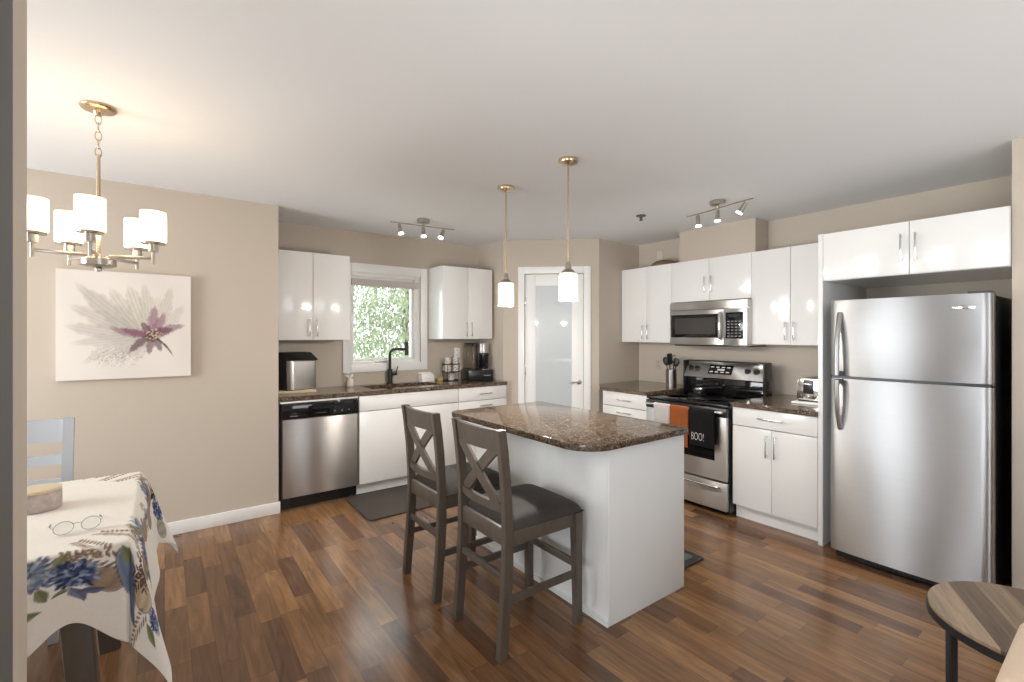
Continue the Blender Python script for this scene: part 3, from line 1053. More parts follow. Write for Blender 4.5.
for s in (-1, 1):
    obj('rear_leg', post(s * YP), M['wood'], t)
    b = nbm()
    rings = []
    for z, h in ((0.0, 0.0165), (0.3, 0.0195), (0.545, 0.0225)):
        x = 0.222 - 0.008 * z / 0.5
        rings.append([b.verts.new((x + dx * h, s * YP + dy * h, z)) for dx, dy in ((-1, -1), (1, -1), (1, 1), (-1, 1))])
    for A, B in zip(rings, rings[1:]):
        for k in range(4):
            b.faces.new((A[k], A[(k + 1) % 4], B[(k + 1) % 4], B[k]))
    b.faces.new(rings[0][::-1])
    b.faces.new(rings[-1])
    obj('front_leg', b, M['wood'], t)
def bowed(z0, z1, xa, thick, bow, y0=-YP + 0.014, y1=YP - 0.014, lean=0.0, dip=0.0):
    b = nbm()
    n = 14
    rings = []
    for i in range(n + 1):
        s = i / n
        y = y0 + (y1 - y0) * s
        k = 1 - (2 * s - 1) ** 2
        x = xa - bow * k
        zt = z1 - dip * k
        rings.append([b.verts.new(q) for q in ((x - thick / 2, y, z0), (x + thick / 2, y, z0), (x + thick / 2 - lean, y, zt), (x - thick / 2 - lean, y, zt))])
    for A, B in zip(rings, rings[1:]):
        for q in range(4):
            b.faces.new((A[q], A[(q + 1) % 4], B[(q + 1) % 4], B[q]))
    b.faces.new(rings[0][::-1])
    b.faces.new(rings[-1])
    return b
obj('top_rail', bowed(0.902, 0.997, -0.229, 0.022, 0.026, lean=0.013), M['wood'], t)
obj('lower_back_rail', bowed(0.628, 0.668, -0.208, 0.022, 0.022, lean=0.003), M['wood'], t)
for s in (-1, 1):
    b = nbm()
    n = 10
    rings = []
    for i in range(n + 1):
        q = i / n
        y = s * (-0.148 + 0.296 * q)
        z = 0.660 + (0.915 - 0.660) * q
        k = 1 - (y / 0.176) ** 2
        x = -0.212 - 0.021 * q - 0.013 * max(0, k) - 0.004 * s
        d = Vector((0, s * 0.28, 0.255)).normalized()
        nrm = Vector((0, -d.z, d.y))
        c = Vector((x, y, z))
        w2 = 0.026
        th = 0.007
        rings.append([b.verts.new(c + nrm * a * w2 + Vector((e * th, 0, 0))) for a, e in ((-1, -1), (-1, 1), (1, 1), (1, -1))])
    for A, B in zip(rings, rings[1:]):
        for q in range(4):
            b.faces.new((A[q], A[(q + 1) % 4], B[(q + 1) % 4], B[q]))
    b.faces.new(rings[0][::-1])
    b.faces.new(rings[-1])
    obj('cross_slat', b, M['wood'], t)
b = nbm()
beam(b, (-0.195, -YP, 0.517), (0.215, -YP, 0.517), 0.022, 0.07)
beam(b, (-0.195, YP, 0.517), (0.215, YP, 0.517), 0.022, 0.07)
beam(b, (0.216, -YP, 0.517), (0.216, YP, 0.517), 0.022, 0.07)
beam(b, (-0.206, -YP, 0.520), (-0.206, YP, 0.520), 0.022, 0.078)
obj('seat_frame', b, M['wood'], t)
for p0, p1, w_, d_ in (((-0.212, -YP, 0.34), (-0.212, YP, 0.34), 0.018, 0.034), ((-0.215, -YP, 0.245), (0.218, -YP, 0.245), 0.018, 0.034), ((-0.215, YP, 0.245), (0.218, YP, 0.245), 0.018, 0.034), ((0.218, -YP, 0.285), (0.218, YP, 0.285), 0.02, 0.036)):
    obj('stretcher', beam(nbm(), p0, p1, w_, d_), M['wood'], t)
b = nbm()
NX, NY = 24, 22
top = {}
for i in range(NX + 1):
    for j in range(NY + 1):
        u, v = i / NX * 2 - 1, j / NY * 2 - 1
        x = -0.185 + (u + 1) / 2 * 0.430
        y = v * (0.205 + 0.012 * (u + 1) / 2)
        e = (1 - abs(u) ** 6) * (1 - abs(v) ** 6)
        z = 0.553 + 0.050 * max(0, e) ** 0.5 + 0.010 * (1 - u * u) * (1 - v * v)
        top[i, j] = b.verts.new((x, y, z))
for i in range(NX):
    for j in range(NY):
        b.faces.new((top[i, j], top[i + 1, j], top[i + 1, j + 1], top[i, j + 1]))
r = bmesh.ops.extrude_edge_only(b, edges=[e for e in b.edges if e.is_boundary])
vs = [v for v in r['geom'] if isinstance(v, bmesh.types.BMVert)]
for v in vs:
    v.co.z = 0.548
    v.co.x *= 0.98
    v.co.y *= 0.98
be = [e for e in b.edges if e.is_boundary]
bmesh.ops.holes_fill(b, edges=be)
obj('seat_pad', b, M['seat'], t, smooth=60)
for s in (-1, 1):
    obj('foot_glide', cyl(nbm(), (-0.236, s * YP, 0.0), (-0.236, s * YP, 0.006), 0.014), M['black'], t)
dup(t, (1.393, 2.430, 0), 0.0, 'grey wooden x-back counter stool farther away at island end')

# ------------------------------------------------------------------ lamps
def pendant(x, y, label):
    t = thing('pendant_lamp', label, 'lamp', (x, y, 1.615))
    obj('canopy', lathe(nbm(), [(0.0, 0.825), (0.058, 0.825), (0.060, 0.815), (0.056, 0.803), (0.03, 0.797), (0.012, 0.79), (0, 0.79)], seg=36), M['warmlit'], t)
    obj('stem', cyl(nbm(), (0, 0, 0.22), (0, 0, 0.80), 0.0055, 0.0055, 12), M['warmlit'], t)
    obj('socket_cap', lathe(nbm(), [(0, 0.225), (0.012, 0.225), (0.016, 0.215), (0.018, 0.185), (0.034, 0.175), (0.045, 0.162), (0.045, 0.158), (0, 0.158)], seg=28), M['nickel'], t)
    obj('lamp_shade', lathe(nbm(), [(0.012, 0.160), (0.050, 0.158), (0.054, 0.150), (0.055, 0.0), (0.051, 0.0), (0.050, 0.148), (0.012, 0.154)], seg=36), M['pshade'], t)
    lp = light('pendant_bulb', 'POINT', (x, y, 1.595), 26, (1.0, 0.96, 0.90), size=0.03)
    return t
pendant(1.897, 2.013, 'cylinder glass pendant lamp, nearer over the island')
pendant(1.902, 2.643, 'cylinder glass pendant lamp, farther over the island')

CX, CY = -0.240, 2.805
t = thing('chandelier', 'five shade brushed nickel chandelier over dining table', 'chandelier', (CX, CY, 1.72))
obj('canopy', lathe(nbm(), [(0, 0.72), (0.064, 0.72), (0.066, 0.712), (0.060, 0.704), (0.05, 0.70), (0.02, 0.694), (0.012, 0.68), (0, 0.68)], seg=36), M['warmlit'], t)
b = nbm()
z = 0.685
for i in range(5):
    w_, h_ = 0.011, 0.022
    pts = []
    for k in range(16):
        a = 2 * math.pi * k / 16
        q = (w_ * math.cos(a), 0, h_ * math.sin(a))
        if i % 2:
            q = (0, q[0], q[2])
        pts.append((q[0], q[1], z - h_ + q[2]))
    tube(b, pts, 0.0026, 6, True)
    z -= 0.037
obj('chain', b, M['warmlit'], t)
obj('stem', cyl(nbm(), (0, 0, 0.03), (0, 0, z + 0.005), 0.0075, 0.0075, 14), M['warmlit'], t)
obj('hub', lathe(nbm(), [(0, -0.004), (0.028, -0.004), (0.05, 0.0), (0.064, 0.006), (0.064, 0.034), (0.05, 0.04), (0.014, 0.042), (0.010, 0.06), (0, 0.06)], seg=36), M['nickel'], t)
obj('finial', lathe(nbm(), [(0, -0.022), (0.012, -0.018), (0.014, -0.008), (0.010, -0.002), (0, -0.002)], seg=18), M['nickel'], t)
for i in range(5):
    an = math.radians(268 + 72 * i)
    dx, dy = math.cos(an), math.sin(an)
    R = 0.21
    ar = obj('arm', beam(nbm(), (0.04 * dx, 0.04 * dy, 0.048), (R * dx, R * dy, 0.048), 0.012, 0.014), M['nickel'], t)
    c = (R * dx, R * dy, 0)
    b = lathe(nbm(), [(0, 0.018), (0.007, 0.018), (0.007, 0.076), (0.020, 0.078), (0.020, 0.112), (0.046, 0.114), (0.048, 0.120), (0, 0.120)], c, 24)
    obj('cup', b, M['nickel'], t)
    obj('lamp_shade', lathe(nbm(), [(0.012, 0.121), (0.048, 0.122), (0.051, 0.128), (0.051, 0.262), (0.047, 0.262), (0.047, 0.130), (0.012, 0.127)], c, 36), M['shade'], t)
    light('chandelier_bulb', 'POINT', (CX + 0.5 * c[0], CY + 0.5 * c[1], 1.90), 0.85, (1.0, 0.68, 0.36), size=0.04)

def track(loc, rotz, heads, label, bend, e=17):
    t = thing('track_light', label, 'lamp', (loc[0], loc[1], H), rotz)
    obj('canopy', lathe(nbm(), [(0, 0), (0.055, 0), (0.057, -0.006), (0.055, -0.03), (0.04, -0.036), (0.012, -0.04), (0.010, -0.055), (0, -0.055)], seg=32), M['nickel'], t)
    pts = [(x, bend * math.sin((x) * 7), -0.058) for x in np.linspace(-0.295, 0.295, 21)]
    obj('bar', tube(nbm(), pts, 0.006, 8, flat=(0.008, 0.005)), M['nickel'], t)
    for x, tx, ty in heads:
        yb = bend * math.sin(x * 7)
        d = Vector((tx, ty, -1)).normalized()
        p = Vector((x, yb, -0.085))
        b = cyl(nbm(), (x, yb, -0.06), tuple(p), 0.004, 0.004, 10)
        cyl(b, p - d * 0.015, p + d * 0.062, 0.014, 0.019, 20)
        hd = obj('spot_head', b, M['nickel'], t)
        obj('spot_lens', cyl(nbm(), p + d * 0.0625, p + d * 0.072, 0.020, 0.023, 20), M['bulb'], hd)
        w = Matrix.Rotation(rotz, 3, 'Z')
        q = w @ (p + d * 0.09) + Vector((loc[0], loc[1], H))
        lo = light('spot_bulb', 'SPOT', q, e, (1.0, 0.97, 0.91), size=0.02, spot_size=math.radians(95), spot_blend=0.9)
        lo.rotation_euler = (w @ d).to_track_quat('-Z', 'Y').to_euler()
    return t
track((1.845, 3.82), math.radians(-6), ((-0.215, 0.12, -0.2), (0.0, 0.0, -0.2), (0.19, -0.45, -0.2)), 'three head track light on ceiling in front of kitchen window', 0.006)
track((3.40, 1.955), math.radians(-97), ((-0.19, 0.05, 0.05), (0.0, 0.0, 0.0), (0.235, -0.55, -0.35)), 'three head track light on ceiling in front of the microwave', -0.012)

b = lathe(nbm(), [(0, 0), (0.042, 0), (0.040, -0.008), (0.014, -0.012), (0.010, -0.035), (0.016, -0.04), (0.016, -0.044), (0, -0.044)], seg=28)
tag(obj('fire_sprinkler', b, M['darkmetal'], loc=(3.287, 2.584, H)), 'small metal fire sprinkler head on the kitchen ceiling', 'sprinkler')

# ------------------------------------------------------------------ picture
rng = np.random.default_rng(3)
def to_lin(c):
    c = np.asarray(c, float) / 255
    return np.where(c <= 0.04045, c / 12.92, ((c + 0.055) / 1.055) ** 2.4)

def paint_petal(img, U, V, base, tip, width, color, alpha, bend=0.0, streak=0.25):
    b0, t0 = np.array(base), np.array(tip)
    d = t0 - b0
    L = np.hypot(*d)
    d = d / L
    n = np.array([-d[1], d[0]])
    x = ((U - b0[0]) * d[0] + (V - b0[1]) * d[1]) / L
    y = (U - b0[0]) * n[0] + (V - b0[1]) * n[1] - bend * np.sin(np.clip(x, 0, 1) * np.pi)
    xi = np.clip(x, 0, 1)
    wd = width * 1.35 * np.sin(np.pi * xi ** 0.8) ** 0.8 + 1e-6
    inside = (x > 0) & (x < 1)
    wob = 1 + 0.12 * np.sin(xi * 23 + width * 900) + 0.08 * np.sin(xi * 57)
    e = np.clip((1 - np.abs(y) / (wd * wob)) * 2.2, 0, 1) * inside * np.clip((1.02 - x) * 5, 0, 1)
    st = 1 - streak * (0.5 + 0.5 * np.sin(y / width * 14 + xi * 5))
    rim = np.clip(1.3 - np.abs(np.abs(y) / wd - 0.85) * 6, 0, 1) * 0.25
    a = (alpha * e * (0.65 + 0.35 * st))[..., None]
    col = to_lin(color)[None, None, :] * (st[..., None]) * (1 - rim[..., None])
    return img * (1 - a) + col * a

def canvas():
    n = 190
    U, V = np.meshgrid(np.linspace(0, 1, n), np.linspace(0, 1, n), indexing='ij')
    img = np.ones((n, n, 3)) * to_lin((221, 214, 206))
    img *= (1 + 0.03 * np.sin(U * 9 + V * 5))[..., None]
    c = (0.68, 0.41)
    for tip, w_, col, al, bd in [((0.03, 0.50), .065, (188, 180, 172), .55, .02), ((0.07, 0.69), .07, (190, 182, 170), .6, .02), ((0.12, 0.89), .075, (178, 172, 162), .65, .03),
                                 ((0.16, 0.14), .06, (196, 188, 180), .5, -.02), ((0.30, 0.10), .05, (200, 192, 184), .45, -.02), ((0.08, 0.33), .055, (192, 186, 178), .5, 0),
                                 ((0.36, 0.86), .07, (196, 190, 176), .6, .02), ((0.50, 0.90), .065, (206, 200, 184), .7, .01), ((0.62, 0.92), .055, (198, 192, 178), .6, 0),
                                 ((0.84, 0.90), .05, (200, 194, 178), .6, -.02), ((0.95, 0.72), .05, (202, 194, 186), .5, -.02), ((0.42, 0.14), .05, (190, 182, 176), .45, 0),
                                 ((0.55, 0.14), .04, (198, 190, 184), .4, 0), ((0.74, 0.80), .05, (214, 208, 192), .6, 0)]:
        img = paint_petal(img, U, V, c, tip, w_, col, al, bd)
    for tip, w_, col, al, bd in [((0.35, 0.49), .035, (150, 104, 124), .7, .02), ((0.44, 0.47), .03, (134, 84, 108), .75, .01), ((0.71, 0.71), .038, (164, 120, 140), .8, 0), ((0.79, 0.64), .035, (158, 114, 134), .75, -.01),
                                 ((0.96, 0.51), .036, (150, 104, 126), .75, .01), ((0.86, 0.47), .04, (122, 74, 98), .8, 0), ((0.50, 0.23), .032, (108, 78, 86), .85, -.01), ((0.66, 0.21), .03, (116, 84, 92), .8, 0),
                                 ((0.76, 0.24), .03, (104, 76, 82), .8, .01), ((0.60, 0.54), .03, (110, 66, 90), .8, 0), ((0.86, 0.19), .009, (70, 58, 54), .95, .02)]:
        img = paint_petal(img, U, V, c, tip, w_, col, al, bd, 0.4)
    r = np.hypot(U - 0.70, (V - 0.40))
    a = np.clip(1.2 - r / 0.055, 0, 0.9)[..., None]
    img = img * (1 - a) + to_lin((74, 48, 50)) * a
    for k in range(40):
        an, rr = rng.uniform(0, 6.28), rng.uniform(0.01, 0.07)
        s = np.hypot(U - 0.70 - rr * np.cos(an), V - 0.42 - rr * np.sin(an) * .8)
        a = np.clip(1.4 - s / 0.006, 0, 0.8)[..., None]
        img = img * (1 - a) + to_lin((206, 186, 150)) * a
    for k in range(120):
        u0, v0 = 0.40 + rng.normal() * 0.09, 0.20 + rng.normal() * 0.035
        s = np.hypot(U - u0, V - v0)
        a = np.clip(1.3 - s / 0.006, 0, 0.5)[..., None]
        img = img * (1 - a) + to_lin((150, 144, 138) if k % 3 else (236, 232, 226)) * a
    return U, V, np.clip(img, 0, 1)

def color_mesh(name, P, C, m, parent=None, loc=(0, 0, 0), thick=0.0):
    nu, nv = P.shape[:2]
    idx = np.arange(nu * nv).reshape(nu, nv)
    F = np.stack([idx[:-1, :-1], idx[1:, :-1], idx[1:, 1:], idx[:-1, 1:]], -1).reshape(-1, 4)
    me = bpy.data.meshes.new(name)
    me.from_pydata(P.reshape(-1, 3).tolist(), [], F.tolist())
    at = me.color_attributes.new('print', 'FLOAT_COLOR', 'POINT')
    cc = np.concatenate([C.reshape(-1, 3), np.ones((nu * nv, 1))], 1).astype(np.float32)
    at.data.foreach_set('color', cc.ravel())
    me.polygons.foreach_set('use_smooth', [True] * len(me.polygons))
    me.materials.append(m)
    o = bpy.data.objects.new(name, me)
    o.location = loc
    COL.objects.link(o)
    if parent is not None:
        o.parent = parent
    if thick:
        md = o.modifiers.new('thickness', 'SOLIDIFY')
        md.thickness = thick
        md.offset = -1
    return o

t = thing('wall_picture', 'square canvas painting of purple flower on dining wall', 'picture', (-0.2, 4.098, 1.478))
U, V, img = canvas()
PW, PH = 0.350, 0.354
Pm = np.stack([-PW + 2 * PW * U, np.full_like(U, -0.0325), -PH + 2 * PH * V], -1)
obj('canvas_frame', box(nbm(), -PW, PW, -0.032, 0.0, -PH, PH, 0.002), M['canvas_edge'], t)
color_mesh('painted_flower', Pm, img, M['canvas'], t)

# ------------------------------------------------------------------ dining table, cloth and what stands on it
TX0, TX1, TY0, TY1, TZ = -1.55, -0.095, 1.955, 2.905, 0.752
t = thing('dining_table', 'grey dining table under the printed tablecloth', 'table', (-0.82, 2.43, 0))
ox, oy = -0.82, 2.43
obj('table_top', box(nbm(), TX0 - ox, TX1 - 0.003 - ox, TY0 + 0.003 - oy, TY1 - 0.003 - oy, TZ - 0.034, TZ - 0.004, 0.004), M['wood'], t)
obj('apron', box(nbm(), TX0 + 0.1 - ox, TX1 - 0.09 - ox, TY0 + 0.09 - oy, TY1 - 0.09 - oy, TZ - 0.12, TZ - 0.034, 0.002), M['wood'], t)
for sx in (0, 1):
    for sy in (0, 1):
        xt = (TX0 + 0.13, TX1 - 0.15)[sx] - ox
        yt = (TY0 + 0.12, TY1 - 0.12)[sy] - oy
        xb, yb = xt + (0.05 if sx else -0.05), yt
        obj('leg', beam(nbm(), (xb, yb, 0), (xt, yt, TZ - 0.05), 0.075, 0.075, (0, 1, 0), 0.006), M['wood'], t)

def tablecloth():
    DR, DN = 0.37, 0.33
    step = 0.0040
    us = np.concatenate([np.arange(TX0, -0.62, 0.012), np.arange(-0.62, TX1 + DR + step, step)])
    vs = np.concatenate([np.arange(TY0 - DN, TY0 + 0.12, step), np.arange(TY0 + 0.12, TY1 - 0.12, 0.008), np.arange(TY1 - 0.12, TY1 + DN + step, step)])
    Uc, Vc = np.meshgrid(us, vs, indexing='ij')
    P = np.zeros(Uc.shape + (3,))
    a = Uc - TX1                       # beyond the right edge
    bn = TY0 - Vc                      # beyond the near edge
    bf = Vc - TY1                      # beyond the far edge
    z0 = TZ
    X = np.minimum(Uc, TX1)
    Y = np.clip(Vc, TY0, TY1)
    Z = np.full_like(Uc, z0)
    ap, bp, fp = np.maximum(a, 0), np.maximum(bn, 0), np.maximum(bf, 0)
    q = np.maximum(bp, fp)
    sgn = np.where(bp > 0, -1.0, 1.0)
    # plain sides, hanging with shallow waves
    side = (ap > 0) & (q <= 0)
    w = 0.008 * np.sin(Vc * 13) * np.minimum(1, ap / 0.1) + 0.018 * np.minimum(1, ap / 0.05) + 0.13 * ap
    X = np.where(side, TX1 + 0.004 + np.maximum(0, w), X)
    Z = np.where(side, z0 - ap, Z)
    end = (q > 0) & (ap <= 0)
    w2 = 0.020 * (np.sin(Uc * 12 + 1.6) + 1) * np.minimum(1, q / 0.12)
    lift = 1 - 0.34 * np.exp(-((Uc + 0.23) / 0.10) ** 2) * np.minimum(1, q / 0.2)
    Y = np.where(end, Y + sgn * (0.004 + w2), Y)
    Z = np.where(end, z0 - q * lift, Z)
    # hanging corners gather into one outward fold
    cor = (ap > 0) & (q > 0)
    r = np.hypot(ap, q)
    ph = np.arctan2(q, ap)
    out = r * np.where(bp > 0, 0.20, 0.30) * np.sin(2 * ph) ** 1.2
    dirx, diry = np.cos(ph), np.sin(ph)
    base = (0.018 + 0.13 * r) * (1 - ph / (math.pi / 2)) ** 1.3
    X = np.where(cor, TX1 + 0.004 + base * np.minimum(1, r / 0.05) + out * dirx, X)
    Y = np.where(cor, Y + sgn * (0.004 + out * diry), Y)
    Z = np.where(cor, z0 - np.sqrt(np.maximum(0, r * r - out * out)), Z)
    # soft rounding at the table edge
    m = np.maximum(ap, q)
    Z += -0.003 * np.exp(-(np.where(m > 0, m, 1) / 0.02))
    P[..., 0], P[..., 1], P[..., 2] = X, Y, Z
    # ---- printed border of flowers, gourds and leaves, in cloth coordinates
    nearq = np.where(np.abs(Vc - TY0) < np.abs(Vc - TY1), bn, bf)
    A, B = a, nearq                    # A right of corner (+ hangs), B past the table edge (+ hangs)
    img = np.ones(Uc.shape + (3,)) * to_lin((224, 218, 210))
    r2 = np.random.default_rng(11)
    jit = r2.random(Uc.shape)
    cell = (np.floor(Uc / 0.011).astype(int) * 73856093 ^ np.floor(Vc / 0.011).astype(int) * 19349663) % 997 / 997.0
    def put(mask, col):
        nonlocal img
        mk = np.clip(mask, 0, 1)[..., None]
        img = img * (1 - mk) + col * mk
    def ell(x, y, rx, ry, rot=0.0):
        c, s = math.cos(rot), math.sin(rot)
        dx, dy = A - x, B - y
        return (dx * c + dy * s) / rx, (-dx * s + dy * c) / ry
    def hyd(x, y, r, dark):
        e1, e2 = ell(x, y, r * 0.86, r * 0.86)
        put(np.clip((1 - np.hypot(e1, e2)) * 6, 0, 1), to_lin((54, 62, 94) if dark else (104, 116, 136)))
        for k in range(90):
            an, rr = r2.uniform(0, 6.28), r * (1 - k / 90) ** 0.6
            e1, e2 = ell(x + rr * math.cos(an), y + rr * math.sin(an), r * 0.21, r * 0.11, an)
            c0 = np.array([(74, 86, 122), (106, 120, 152), (58, 66, 96), (140, 152, 176), (44, 50, 72)][k % 5] if dark else [(120, 134, 152), (150, 162, 176), (98, 110, 134), (180, 188, 192), (84, 94, 120)][k % 5])
            put(np.clip((1 - np.hypot(e1, e2)) * 3, 0, 1), to_lin(c0))
    def gourd(x, y, rx, ry, rot, col):
        e1, e2 = ell(x, y, rx, ry, rot)
        rr = np.hypot(e1, e2)
        rib = 0.72 + 0.28 * np.abs(np.cos(np.arcsin(np.clip(e1 / np.sqrt(np.maximum(1e-4, 1 - np.clip(e2, -.99, .99) ** 2)), -1, 1)) * 3.2))
        put(np.clip((1 - rr) * 8, 0, 1), to_lin(col)[None, None, :] * rib[..., None])
        put(np.clip(1 - np.abs(rr - 0.97) * 14, 0, 0.7), to_lin((60, 54, 50)))
    def leaf(x, y, l, w_, rot, col):
        e1, e2 = ell(x, y, l, w_, rot)
        sh = 1 - np.abs(e2) / np.maximum(1e-3, (1 - np.clip(np.abs(e1), 0, 1) ** 1.6))
        put(np.clip(sh * 4, 0, 1) * (np.abs(e1) < 1), to_lin(col)[None, None, :] * (0.8 + 0.3 * (e2 > 0))[..., None])
        put(np.clip(1 - np.abs(e2) * 10, 0, 0.6) * (np.abs(e1) < 1), to_lin(col) * 0.5)
    def spray(x, y, l, rot, col, n=9):
        c, s = math.cos(rot), math.sin(rot)
        for k in range(n):
            q = k / (n - 1)
            for sd in (-1, 1):
                px, py = x + c * l * q, y + s * l * q
                leaf(px + (-s) * sd * 0.018 * (1 - q * .5), py + c * sd * 0.018 * (1 - q * .5), 0.017, 0.006, rot + sd * 0.8, col)
    def motif(sw):
        nonlocal A, B
        if sw:
            A, B = nearq, a
        spray(-0.02, 0.055, 0.15, math.radians(200), (128, 108, 94))
        spray(-0.06, 0.02, 0.12, math.radians(235), (150, 130, 112))
        spray(-0.10, 0.03, 0.10, math.radians(160), (140, 120, 104))
        gourd(-0.055, 0.115, 0.050, 0.047, 0.5, (150, 128, 110))
        gourd(-0.33, 0.10, 0.055, 0.06, 0.2, (164, 140, 116))
        gourd(-0.265, 0.135, 0.034, 0.065, 0.1, (150, 164, 170))
        leaf(-0.165, 0.03, 0.045, 0.018, 2.2, (132, 132, 98))
        leaf(-0.20, 0.135, 0.04, 0.018, 1.3, (118, 120, 88))
        leaf(-0.24, 0.19, 0.045, 0.02, 0.4, (124, 126, 96))
        leaf(-0.155, 0.155, 0.03, 0.014, 2.6, (116, 118, 88))
        leaf(-0.12, 0.185, 0.045, 0.026, 1.2, (108, 112, 132))
        leaf(-0.09, 0.165, 0.04, 0.02, -0.5, (92, 96, 118))
        hyd(-0.225, 0.05, 0.056, False)
        hyd(-0.125, 0.09, 0.060, True)
        for x in (-0.52, -0.75, -0.98, -1.2):
            hyd(x, 0.08, 0.07, x < -0.8)
            gourd(x + 0.11, 0.11, 0.05, 0.045, 0.3, (158, 136, 112))
            leaf(x - 0.09, 0.12, 0.05, 0.018, 1.0, (118, 122, 80))
            spray(x + 0.07, 0.05, 0.13, math.radians(190), (138, 118, 102), 7)
        if sw:
            A, B = a, nearq
    motif(False)
    motif(True)
    gourd(0.02, 0.12, 0.036, 0.11, -0.35, (112, 124, 148))
    gourd(0.115, 0.135, 0.06, 0.065, 0.2, (186, 168, 140))
    leaf(0.0, 0.045, 0.04, 0.016, 1.2, (112, 118, 82))
    leaf(0.05, 0.23, 0.045, 0.024, 0.9, (104, 110, 136))
    spray(0.13, 0.20, 0.15, math.radians(120), (140, 122, 108))
    hyd(0.205, 0.18, 0.045, True)
    hyd(0.20, 0.055, 0.055, True)
    gourd(0.295, 0.065, 0.05, 0.045, 0.3, (164, 160, 146))
    for q in range(4):
        spray(0.05 + 0.03 * q, 0.01 + 0.02 * q, 0.10, math.radians(20 + 50 * q), (84 + 20 * (q % 2), 74, 66), 7)
    leaf(0.10, 0.05, 0.04, 0.018, 0.6, (66, 68, 76))
    leaf(0.13, 0.02, 0.04, 0.016, 2.0, (54, 54, 60))
    leaf(0.19, 0.245, 0.045, 0.024, 0.6, (118, 120, 88))
    img *= (0.97 + 0.05 * jit)[..., None]
    o = color_mesh('tablecloth', P, np.clip(img, 0, 1), M['cloth'], None, (0, 0, 0), 0.0015)
    return o
tag(tablecloth(), 'white tablecloth printed with blue flowers and gourds, draped over dining table', 'tablecloth')

# dining chair on the far side, facing the table
t = thing('dining_chair', 'grey ladder back dining chair behind the dining table', 'chair', (-0.622, 3.205, 0))
b0 = nbm()
for s in (-1, 1):
    b = nbm()
    rings = []
    for z, y in ((0.0, 0.27), (0.22, 0.225), (0.45, 0.20), (0.70, 0.225), (0.965, 0.275)):
        h = 0.019
        rings.append([b.verts.new((s * 0.205 + dx * h * 1.15, y + dy * h, z)) for dx, dy in ((-1, -1), (1, -1), (1, 1), (-1, 1))])
    for A_, B_ in zip(rings, rings[1:]):
        for k in range(4):
            b.faces.new((A_[k], A_[(k + 1) % 4], B_[(k + 1) % 4], B_[k]))
    b.faces.new(rings[0][::-1])
    b.faces.new(rings[-1])
    obj('rear_leg', b, M['chairpaint'], t)
    obj('front_leg', beam(nbm(), (s * 0.21, -0.215, 0), (s * 0.205, -0.20, 0.44), 0.036, 0.036, (0, 1, 0)), M['chairpaint'], t)
b0.free()
for z0, z1 in ((0.845, 0.96), (0.725, 0.775), (0.60, 0.65)):
    yy = 0.20 + 0.075 * ((z0 + z1) / 2 - 0.45) / 0.515
    b = nbm()
    n = 10
    rings = []
    for i in range(n + 1):
        s = i / n
        x = -0.195 + 0.39 * s
        k = 1 - (2 * s - 1) ** 2
        rings.append([b.verts.new(q) for q in ((x, yy - 0.010 + 0.02 * k, z0), (x, yy + 0.010 + 0.02 * k, z0), (x, yy + 0.024 + 0.02 * k, z1), (x, yy + 0.004 + 0.02 * k, z1))])
    for A_, B_ in zip(rings, rings[1:]):
        for k in range(4):
            b.faces.new((A_[k], A_[(k + 1) % 4], B_[(k + 1) % 4], B_[k]))
    b.faces.new(rings[0][::-1])
    b.faces.new(rings[-1])
    obj('back_slat', b, M['chairpaint'], t)
b = box(nbm(), -0.215, 0.215, -0.225, 0.19, 0.44, 0.47, 0.008)
obj('seat', b, M['seat'], t)
b = nbm()
for p0, p1 in (((-0.2, -0.2, 0.41), (0.2, -0.2, 0.41)), ((-0.2, 0.2, 0.41), (0.2, 0.2, 0.41)), ((-0.2, -0.2, 0.41), (-0.2, 0.2, 0.41)), ((0.2, -0.2, 0.41), (0.2, 0.2, 0.41))):
    beam(b, p0, p1, 0.02, 0.06)
obj('seat_frame', b, M['chairpaint'], t)
for s in (-1, 1):
    obj('stretcher', beam(nbm(), (s * 0.207, -0.205, 0.2), (s * 0.205, 0.225, 0.2), 0.018, 0.03), M['chairpaint'], t)

# candle jar with pale wooden lid
t = thing('candle_jar', 'round patterned candle tin with pale lid on tablecloth', 'jar', (-0.385, 2.50, TZ + 0.001))
obj('jar', lathe(nbm(), [(0, 0), (0.062, 0), (0.066, 0.006), (0.066, 0.066), (0.062, 0.070), (0, 0.070)], seg=40), M['birch'], t)
obj('lid', lathe(nbm(), [(0, 0.070), (0.064, 0.070), (0.066, 0.074), (0.064, 0.080), (0, 0.081)], seg=40), M['board'], t)
# reading glasses
t = thing('reading_glasses', 'thin wire reading glasses lying folded out on the tablecloth', 'glasses', (-0.235, 2.13, TZ + 0.002), math.radians(8))
b = nbm()
for s in (-1, 1):
    tube(b, [(s * 0.034 + 0.025 * math.cos(a), 0.003 * math.cos(a * 1), 0.022 + 0.021 * math.sin(a)) for a in np.linspace(0, 2 * math.pi, 28)[:-1]], 0.0008, 6, True)
tube(b, [(-0.010, 0, 0.030), (0, -0.003, 0.033), (0.010, 0, 0.030)], 0.0008, 6)
obj('frame', b, M['lens'], t)
for s in (-1, 1):
    obj('lens', lathe(nbm(), [(0, -0.0004), (0.024, -0.0004), (0.024, 0.0004), (0, 0.0004)], (s * 0.034, 0, 0.022), 24, 'y'), M['glass'], t)
    b = tube(nbm(), [(s * 0.060, 0, 0.026), (s * 0.064, 0.02, 0.022), (s * 0.066, 0.07, 0.014), (s * 0.067, 0.105, 0.006)], 0.0008, 6)
    ar = obj('temple', b, M['lens'], t)
    obj('temple_tip', tube(nbm(), [(s * 0.067, 0.100, 0.007), (s * 0.066, 0.12, 0.003), (s * 0.064, 0.135, 0.003)], 0.0022, 8), M['black'], ar)

